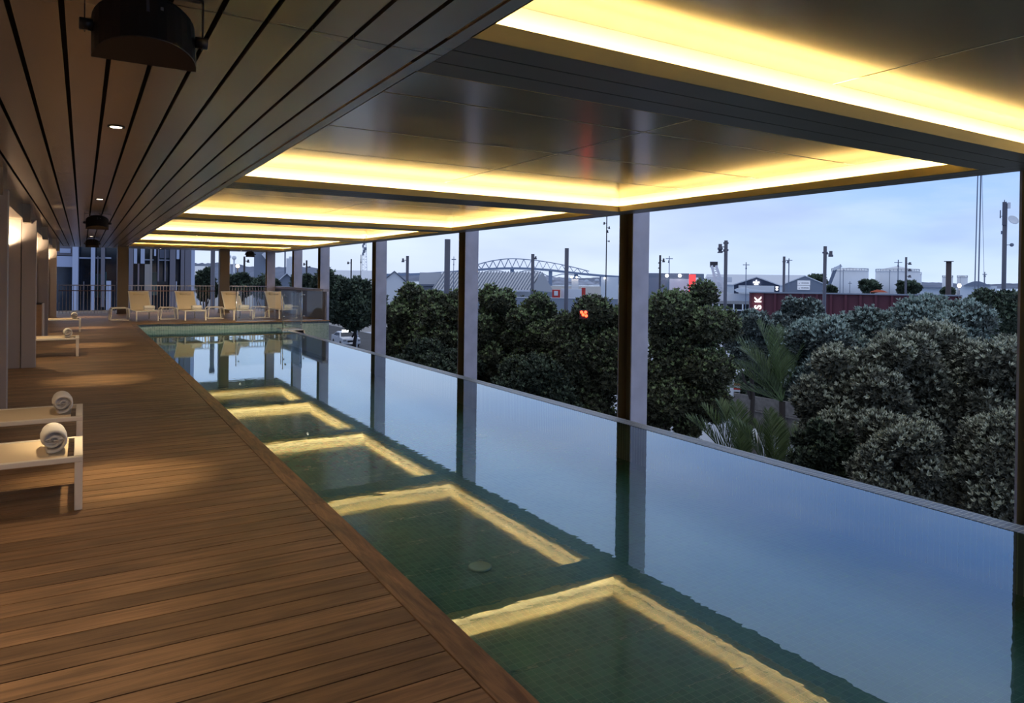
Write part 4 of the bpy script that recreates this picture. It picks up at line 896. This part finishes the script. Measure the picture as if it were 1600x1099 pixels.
for (a, c, y0, y1) in [(92, 109, 388, 395)]: F.box('window_frame', M['finp'], a, c, y0, y1, .5, .58)
F = Far('round_column', 'pale grey round column standing outside behind the far railing', 'column', 332.3, 39); MB().tube([(0, 0, 0), (0, 0, 8.6)], 3.2*39/FPX, 16).build('shaft', M['pole'], F.t); MB().tube([(0, 0, 8.6), (0, 0, 8.9)], 4*39/FPX, 16).build('head', M['pole'], F.t)
F = Far('concrete_tower', 'pale concrete tower with a sloping brace behind the far right loudspeaker', 'tower', 410, 90); F.box('shaft', M['wallg'], 396.5, 425, 392, 470, 0, 3, 0)
b = MB(); b.bar((F.x(411), -.6, F.zz(411, 396)), (F.x(424), -.6, F.zz(424, 412)), .8, .5); b.build('brace', M['wallw'], F.t)
F = Far('tower_block', 'pale blue tower with a mast behind the far right balustrade', 'tower', 455, 160); F.box('wall', M['wallw'], 447, 462, 404, 440, 0, 10, 0); F.box('roof_step', M['wallw'], 451, 460, 401, 404, 1, 9); MB().tube([(F.x(445), 1, 0), (F.x(445), 1, F.zz(445, 393))], .2, 6).build('mast', M['mast'], F.t)
gable('gabled_shed', 'pale roofed shed seen just above the solid balustrade', 430, 466, 447, 428, 85, 20, M['wallg'], M['roof'])
for px, py, r_, lb in ((365.5, 403, 3.4, 'right white radar globe on a slim mast behind the far railing'), (358, 401, 2.9, 'left white radar globe on a slim mast behind the far railing')):
    F = Far('radar_globe', lb, 'radar globe', px, 210); MB().tube([(0, 0, 0), (0, 0, F.zz(px, py))], .25, 8).build('mast', M['wallw'], F.t); MB().ball((0, 0, F.zz(px, py)), r_*210/FPX, 14, 10).build('globe', M['tank'], F.t)
F = Far('street_lamp', 'street lamp with a glowing head between the radar globes and the pole', 'lamp post', 371, 90); MB().tube([(0, 0, 0), (0, 0, F.zz(371, 418))], .07, 8).build('shaft', M['poled'], F.t); MB().ball((0, 0, F.zz(371, 416)), .22, 10, 8).build('globe', M['bulb'], F.t)
hall('warehouse', 'white stepped building seen left of the brown terrace column', 305, 322, 418, 436, 120, 14, M['wallw'], M['wallw'])
# ---- taxi
def car():
    t_ = thing('taxi', 'white saloon taxi with a lit roof sign parked under the trees', 'car', (0, 0, 0)); L, W = 4.7, .9
    prof = [(-2.35, .35), (-2.3, .75), (-2.2, .92), (-1.2, 1.0), (-.45, 1.40), (.9, 1.44), (1.7, 1.05), (2.3, 1.0), (2.36, .4), (2.2, .25), (-2.2, .25)]
    b = MB(); lv = [(1, 0), (1, 0)]
    vs = []
    for sgn in (-1, 1):
        for x, z in prof: vs.append((x, sgn*(W if z < 1.02 else W-.22*(z-1.0)/.44), z))
    n = len(prof); b.add(vs, [tuple(range(n)), tuple(range(2*n-1, n-1, -1))]+[(i, i+n, (i+1) % n+n, (i+1) % n) for i in range(n)]); b.build('body', M['carw'], t_, bevel=.05)
    b = MB(); b.add([(-1.14, -.76, 1.04), (-1.14, .76, 1.04), (-.50, .62, 1.375), (-.50, -.62, 1.375)], [(0, 1, 2, 3)]); b.add([(-1.155, -.76, 1.05), (-1.155, .76, 1.05), (-.515, .62, 1.385), (-.515, -.62, 1.385)], [(0, 1, 2, 3)]); b.build('windscreen', M['winglass'], t_)
    for s in (-1, 1):
        b = MB(); v = [(-1.0, s*.895, 1.03), (-.42, s*.72, 1.34), (.85, s*.70, 1.37), (1.45, s*.88, 1.06)]; b.add([(x, y+s*.012, z) for x, y, z in v], [(0, 1, 2, 3)]); b.build('side_window', M['winglass'], t_)
        for x in (-1.45, 1.4): b = MB(); b.tube([(x, s*.93, .32), (x, s*.74, .32)], .32, 18); b.build('wheel', M['rubber'], t_)
        b = MB(); b.box(-2.37, -2.28, min(s*.55, s*.86), max(s*.55, s*.86), .68, .80); b.build('headlight', M['chrome'], t_)
        b = MB(); b.box(-.95, -.80, min(s*.93, s*1.08), max(s*.93, s*1.08), 1.0, 1.12); b.build('wing_mirror', M['carw'], t_)
    b = MB(); b.box(-2.385, -2.33, -.42, .42, .55, .72); b.build('grille', M['black'], t_)
    b = MB(); b.box(-2.40, -2.36, -.26, .26, .40, .50); b.build('number_plate', M['signw'], t_)
    b = MB(); b.box(-.12, .12, -.36, .36, 1.45, 1.62); b.build('roof_sign', M['sign'], t_); return t_
tx = car(); p = at(541, 440, 73); tx.location = (p.x, p.y, GROUND+.02); tx.rotation_euler.z = math.pi/2-YAW+math.radians(28)
# ---- foliage
def leafmat(name, c0, c1, rough=.55):
    m = bpy.data.materials.new(name); m.use_nodes = True; t = m.node_tree; b = t.nodes['Principled BSDF']; b.inputs['Roughness'].default_value = rough; b.inputs['Specular IOR Level'].default_value = .35
    g = N(t, 'ShaderNodeNewGeometry'); r = N(t, 'ShaderNodeValToRGB'); r.color_ramp.elements[0].color = (*c0, 1); r.color_ramp.elements[1].color = (*c1, 1)
    t.links.new(g.outputs['Random Per Island'], r.inputs[0]); t.links.new(r.outputs[0], b.inputs['Base Color']); return m
LM = {'grey': (leafmat('grey_green_leaf', (.075, .078, .056), (.18, .18, .135)), leafmat('grey_green_new_growth', (.38, .40, .30), (.60, .61, .47))),
      'blue': (leafmat('blue_green_leaf', (.065, .08, .07), (.165, .19, .165)), leafmat('blue_green_new_growth', (.32, .40, .35), (.50, .59, .52))),
      'green': (leafmat('deep_green_leaf', (.055, .06, .035), (.13, .135, .08)), leafmat('fresh_green_new_growth', (.20, .27, .11), (.36, .42, .22))),
      'dark': (leafmat('dark_green_leaf', (.03, .045, .03), (.08, .10, .065)), leafmat('dark_green_new_growth', (.10, .14, .08), (.2, .25, .16)))}
def rosettes(P, A, L, rng, nl=6, spread=.95):
    n = len(P); A = A/np.linalg.norm(A, axis=1, keepdims=True)
    ref = np.tile([0.3, .2, .93], (n, 1)); X = np.cross(A, ref); X /= np.linalg.norm(X, axis=1, keepdims=True)+1e-9; Y = np.cross(A, X)
    V = []
    for k in range(nl):
        a = 2*np.pi*k/nl+rng.uniform(-.4, .4, n); t_ = rng.uniform(.35, 1.0, n)*spread+.15
        rad = X*np.cos(a)[:, None]+Y*np.sin(a)[:, None]; D_ = A*np.cos(t_)[:, None]+rad*np.sin(t_)[:, None]
        S = np.cross(D_, A); S /= np.linalg.norm(S, axis=1, keepdims=True)+1e-9
        l = (L*rng.uniform(.7, 1.25, n))[:, None]
        b0 = P; m1 = P+D_*l*.55+S*l*.20; tip = P+D_*l+A*l*.06; m2 = P+D_*l*.55-S*l*.20
        V.append(np.stack([b0, m1, tip, m2], 1))
    return np.concatenate(V, 0)
def crown(t_, blobs, nros, leaf, kind, rng, tips=.3, origin=(0, 0, 0)):
    Cn = np.array([c for c, r in blobs]); R = np.array([r for c, r in blobs]); w = (R**2).prod(1)**.5 if R.ndim > 1 else R**2
    idx = rng.choice(len(R), nros*2, p=w/w.sum()); n_ = rng.normal(size=(len(idx), 3)); n_ /= np.linalg.norm(n_, axis=1, keepdims=True)
    P = Cn[idx]+n_*R[idx]*(.96+.13*rng.normal(size=(len(idx), 1)))
    keep = np.ones(len(P), bool)
    for c, r in blobs: keep &= (np.linalg.norm((P-c)/r, axis=1) > .80)
    P, n_ = P[keep][:nros], n_[keep][:nros]
    A = n_*.8+np.array([0, 0, .75])+rng.normal(size=n_.shape)*.3
    pt = tips*(.35+.9*np.clip(n_[:, 2], -.3, 1)); tipm = rng.random(len(P)) < pt
    V1 = rosettes(P[~tipm], A[~tipm], leaf, rng); V2 = rosettes(P[tipm]+A[tipm]*leaf*.35, A[tipm], leaf*.95, rng, 6, .7)
    # inner leaves close the crown
    m = int(nros*.8); idx = rng.choice(len(R), m, p=w/w.sum()); q = rng.normal(size=(m, 3)); q /= np.linalg.norm(q, axis=1, keepdims=True)
    Pi = Cn[idx]+q*R[idx]*rng.uniform(.45, .85, (m, 1)); V3 = rosettes(Pi, q+rng.normal(size=q.shape)*.5, leaf*1.5, rng, 4, 1.3)
    V = np.concatenate([V1, V3, V2], 0); nq = len(V); me = bpy.data.meshes.new('foliage')
    me.vertices.add(nq*4); me.vertices.foreach_set('co', V.reshape(-1).astype(np.float32)); me.loops.add(nq*4); me.loops.foreach_set('vertex_index', np.arange(nq*4, dtype=np.int32))
    me.polygons.add(nq); me.polygons.foreach_set('loop_start', np.arange(0, nq*4, 4, dtype=np.int32)); me.polygons.foreach_set('loop_total', np.full(nq, 4, dtype=np.int32))
    mi = np.zeros(nq, dtype=np.int32); mi[len(V1)+len(V3):] = 1; me.polygons.foreach_set('material_index', mi)
    me.materials.append(LM[kind][0]); me.materials.append(LM[kind][1]); me.update(calc_edges=True)
    o = bpy.data.objects.new('foliage', me); C.objects.link(o); o.parent = t_; return o
SEED = [0]
def tree(lb, x0, x1, y0, y1, d, nros, leaf, kind='grey', tips=.3, nb=44, name='pohutukawa_tree', cat='tree', depth=.9, solid=True, grp='evergreen trees beyond the pool'):
    SEED[0] += 1; rng = np.random.default_rng(SEED[0]); xm, ym = (x0+x1)/2, (y0+y1)/2; s = d/FPX
    c = at(xm, ym, d); a = (x1-x0)/2*s; h = (y1-y0)/2*s; t_ = thing(name, lb, cat, (c.x, c.y, GROUND), -YAW, grp); zc = c.z-GROUND
    blobs = [(np.array([0, 0, zc]), np.array([a*.62, a*depth*.62, h*.68]))]
    for i in range(nb):
        q = rng.normal(size=3); q /= (np.abs(q)**3.2).sum()**(1/3.2)
        k = rng.uniform(.60, .86); r = rng.uniform(.18, .36)*min(a, h); r = np.array([r*rng.uniform(.8, 1.25), r*rng.uniform(.8, 1.25), r*rng.uniform(.7, 1.15)])
        blobs.append((np.array([q[0]*a*k, q[1]*a*depth*k, zc+q[2]*h*k]), r))
    crown(t_, blobs, nros, leaf, kind, rng, tips)
    b = MB(); zb = max(zc-h*.5, 1.0); b.tube([(0, 0, 0), (.1*a, 0, zb*.5), (0, .05, zb)], [.09+.035*a, .07+.03*a, .05+.02*a], 8)
    b.build('trunk', M['bark'], t_)
    b = MB()
    for i in range(7):
        bc, br = blobs[1+i]; st = Vector((0, 0, zb*rng.uniform(.45, .95))); e_ = Vector(bc); mdl = st.lerp(e_, .5)+Vector((0, 0, -.1*a)); b.tube([st, mdl, e_], [.05+.012*a, .04, .015], 6)
    b.build('branches', M['bark'], t_); return t_
tree('leafy tree overhanging the taxi, left of the third column', 496, 606, 432, 512, 62, 7000, .30, 'dark', .25)
tree('small dark tree behind the far terrace, left of the taxi', 486, 528, 420, 500, 58, 2500, .28, 'dark', .2)
tree('dark tree between the third and fourth columns, left half', 596, 668, 440, 612, 31, 9000, .15, 'green', .4)
tree('dark tree between the third and fourth columns, right half', 650, 735, 446, 625, 29, 10000, .14, 'green', .4)
tree('dark tree right of the arch bridge column, below the shed roof', 735, 812, 441, 645, 26, 11000, .125, 'green', .4)
tree('dark tree below the bridge peak', 790, 872, 447, 660, 25, 11000, .12, 'green', .38)
tree('round dark tree left of the wide column, holding the red signal', 850, 992, 450, 690, 22.8, 16000, .105, 'green', .34)
tree('tall round tree right of the wide column with fresh green tips', 992, 1142, 436, 684, 20.5, 18000, .10, 'green', .42, depth=.7)
tree('low dark tree under the row left of the wide column', 770, 900, 560, 700, 22, 7000, .11, 'dark', .3, name='shrub', cat='shrub', grp='shrubs beyond the pool')
tree('low dark growth under the left trees', 590, 770, 540, 660, 26, 7000, .13, 'dark', .3, name='shrub', cat='shrub', grp='shrubs beyond the pool')
tree('dark blue-green tree partly hiding the lit letters', 1138, 1210, 486, 580, 31, 6000, .15, 'blue', .16)
tree('dark blue-green tree in front of the maroon wall', 1205, 1285, 472, 560, 33, 6000, .15, 'blue', .16)
tree('blue-grey tree with pale tips above the timber fence', 1228, 1345, 500, 640, 24, 11000, .13, 'blue', .5)
tree('blue-grey tree with pale tips under the maroon wall', 1300, 1430, 486, 600, 25, 9000, .13, 'blue', .55)
tree('pale-tipped tree below the two big tanks', 1395, 1535, 464, 620, 22, 11000, .125, 'blue', .5)
tree('dark tree right of the chimney, before the phone mast', 1512, 1620, 455, 560, 34, 6500, .17, 'dark', .2)
tree('large grey-green bush left part, nearest to the pool lip', 1262, 1420, 520, 800, 14.6, 15000, .095, 'grey', .42)
tree('large grey-green bush in the middle, in front of the blue-grey tree', 1340, 1530, 498, 780, 16, 17000, .10, 'grey', .42)
tree('large grey-green bush beside the nearest column', 1480, 1660, 505, 800, 14.5, 16000, .095, 'grey', .42)
tree('lower grey-green bush hanging beside the pool lip', 1330, 1480, 655, 830, 12.2, 11000, .08, 'grey', .40, name='shrub', cat='shrub', grp='shrubs beyond the pool')
tree('grey-green bush low beside the nearest column', 1500, 1680, 650, 860, 11.4, 11000, .075, 'grey', .40, name='shrub', cat='shrub', grp='shrubs beyond the pool')
tree('dark low shrub behind the small palm', 1240, 1340, 660, 790, 14, 5000, .085, 'dark', .3, name='shrub', cat='shrub', grp='shrubs beyond the pool')
for (x0, x1, y0, y1, d, lb) in [(1344, 1375, 440, 459, 140, 'small dark tree between the two big tanks'), (1404, 1437, 440, 459, 130, 'small dark tree at the foot of the widest tank'), (1258, 1290, 431, 447, 180, 'dark tree behind the banner warehouse roof'), (1290, 1304, 449, 459, 150, 'tiny round tree at the foot of the first tank'), (1470, 1492, 452, 462, 140, 'low dark tree by the brown chimney'), (304, 340, 420, 470, 60, 'dark tree behind the far railing, left of the brown column'), (352, 398, 424, 470, 58, 'dark tree behind the far railing, right of the brown column'), (392, 436, 428, 470, 56, 'dark tree behind the far right loudspeaker'), (455, 492, 430, 470, 62, 'dark tree above the solid balustrade')]:
    tree(lb, x0, x1, y0, y1, d, 2600, .0045*d*.75, 'dark', .2, nb=9, grp='distant dark trees')
tree('dark low shrub directly behind the timber fence, left part', 1150, 1225, 570, 650, 38, 3500, .16, 'dark', .2, name='shrub', cat='shrub', grp='shrubs beyond the pool')
tree('dark low shrub directly behind the timber fence, right part', 1215, 1300, 560, 660, 37, 4000, .16, 'dark', .2, name='shrub', cat='shrub', grp='shrubs beyond the pool')
# ---- palms
M['palm'] = leafmat('palm_leaflet', (.06, .095, .035), (.16, .225, .09), .45); M['palmdry'] = leafmat('dry_palm_leaflet', (.12, .09, .065), (.24, .19, .15), .8)
def palm(lb, px, py, d, fronds, n_leaf=46):
    c = at(px, py, d); t_ = thing('palm', lb, 'palm tree', (c.x, c.y, GROUND), -YAW, 'palms beyond the pool lip'); zc = c.z-GROUND; rn = random.Random(px)
    MB().tube([(0, 0, 0), (.03, 0, zc*.5), (0, 0, zc)], [.14, .11, .10], 10).build('trunk', M['bark'], t_)
    for (az, el, L, bend, dry) in fronds:
        az, el = math.radians(az), math.radians(el); b = MB(); pts = []; p = Vector((0, 0, zc)); n = 14
        for i in range(n+1):
            e2 = el-math.radians(bend)*(i/n)**1.5; dv = Vector((math.cos(az)*math.cos(e2), math.sin(az)*math.cos(e2), math.sin(e2))); pts.append(p.copy()); p = p+dv*L/n
        b.tube(pts, [.022*(1-i/(n+1))+.004 for i in range(n+1)], 5)
        for j in range(n_leaf):
            u = .12+.86*j/n_leaf; f = u*n; i = min(int(f), n-1); q = pts[i].lerp(pts[i+1], f-i); dv = (pts[i+1]-pts[i]).normalized()
            sd = dv.cross(Vector((0, 0, 1))); sd = sd.normalized() if sd.length > .1 else Vector((1, 0, 0)); up_ = sd.cross(dv)
            ll = L*.36*math.sin(math.pi*min(.97, u*.75+.18)); 
            for s in (-1, 1):
                dd = (sd*s*.55+dv*.75+up_*(.35+rn.uniform(-.12, .12))).normalized()
                if dry: dd = (sd*s*.3+dv*.3-Vector((0, 0, .9))).normalized()
                w = dv*.020; mid = q+dd*ll*.5; tip = q+dd*ll-Vector((0, 0, .12*ll)); o_ = len(b.v)
                b.add([q-w*.4, q+w*.4, mid+w, tip, mid-w], [(0, 1, 2, 4), (4, 2, 3)])
        b.build('frond', M['palmdry'] if dry else M['palm'], t_)
palm('large green palm rising behind the timber fence', 1222, 628, 23.5, [(165, 62, 2.9, 30, 0), (140, 78, 2.8, 20, 0), (175, 40, 2.6, 25, 0), (120, 55, 2.5, 40, 0), (20, 75, 2.6, 30, 0), (200, 50, 2.3, 35, 0), (60, 60, 2.5, 40, 0), (175, 22, 2.2, 30, 0), (90, 80, 2.6, 20, 0)])
palm('dark palm at the pool lip, left of the white topped box', 1158, 745, 17, [(165, 55, 1.9, 25, 0), (120, 75, 1.9, 25, 0), (175, 38, 1.7, 20, 0), (100, 85, 1.8, 20, 0), (150, 66, 1.9, 20, 0), (200, 45, 1.5, 30, 0), (60, 70, 1.3, 30, 0)])
palm('dark palm at the pool lip, right of the white topped box', 1212, 765, 16, [(160, 66, 1.8, 25, 0), (100, 84, 1.8, 20, 0), (20, 66, 1.8, 25, 0), (70, 70, 1.7, 30, 0), (10, 50, 1.6, 30, 0), (140, 76, 1.6, 20, 0), (350, 62, 1.1, 60, 1), (10, 55, .9, 70, 1)])
# ---- timber fence and yard things
A = at(1146, 612, 34.5); Bq = at(1290, 640, 30.5); L = math.hypot(Bq.x-A.x, Bq.y-A.y); rz = math.atan2(Bq.y-A.y, Bq.x-A.x); ht = (A.z+Bq.z)/2-GROUND
t_ = thing('timber_fence', 'weathered grey timber fence with a wide top board behind the palms', 'fence', (A.x, A.y, GROUND), rz)
b = MB(); n = int(L/.16)
for i in range(n): b.box(i*L/n, (i+1)*L/n-.008, .0, .03, 0, ht-.5)
b.build('boards', M['fence'], t_)
MB().box(0, L, -.06, .04, ht-.62, ht).build('top_board', M['fence'], t_); MB().box(0, L, -.12, .04, ht-.70, ht-.63).build('rail', M['fence'], t_)
for i in range(6): MB().box(i*L/5-.06, i*L/5+.06, -.12, 0, 0, ht-.70).build('post', M['fence'], t_)
F = Far('utility_box', 'beige box with a bright white flat top between the two dark palms', 'box', 1172, 19.5); F.box('body', M['finb'], 1160, 1192, 692, 740, 0, 1.2, 0)
b = MB(); b.box(F.x(1150), F.x(1187), -.25, 1.9, F.zz(1170, 692)-.02, F.zz(1170, 692)+.03); b.build('top', M['wallw'], F.t)
F = Far('bench', 'pale slatted bench in front of the timber fence', 'bench', 1212, 27.5); b = MB()
for i in range(4): b.box(F.x(1198), F.x(1222), .1*i, .1*i+.07, .42, .46)
b.build('seat', M['rail'], F.t)
for px in (1199, 1221): F.box('leg', M['rail'], px-.6, px+.6, 700, 720, 0, .35, 0).scale = (1, 1, 1)
for ch in F.t.children:
    if ch.name.startswith('leg'):
        me = ch.data
        for v in me.vertices: v.co.z = .415 if v.co.z > .01 else 0
F = Far('utility_cabinet', 'dark grey cabinet standing behind the timber fence on the right', 'cabinet', 1268, 34); F.box('body', M['wallg'], 1257, 1287, 596, 660, 0, 1.0, 0); F.box('door', M['fing'], 1260, 1284, 602, 660, -.04, -.01, .1)
F = Far('white_pipe_post', 'thick white round post behind the tree at the fence end', 'post', 1144, 33.5); MB().tube([(0, 0, 0), (0, 0, F.zz(1143, 592))], .14, 14).build('shaft', M['wallw'], F.t); MB().tube([(0, 0, F.zz(1143, 592)), (0, 0, F.zz(1143, 591))], .155, 14).build('cap', M['wallw'], F.t)
F = Far('barrier', 'small red and white striped barrier beside the white post', 'barrier', 1153, 35.0); 
for k in range(4): F.box('board', M['red'] if k % 2 == 0 else M['wallw'], 1148, 1159, 600+k*3.2, 602.9+k*3.2, 0, .08)
for px in (1149, 1158): F.box('leg', M['wallg'], px-.5, px+.5, 603, 640, .09, .14, 0)
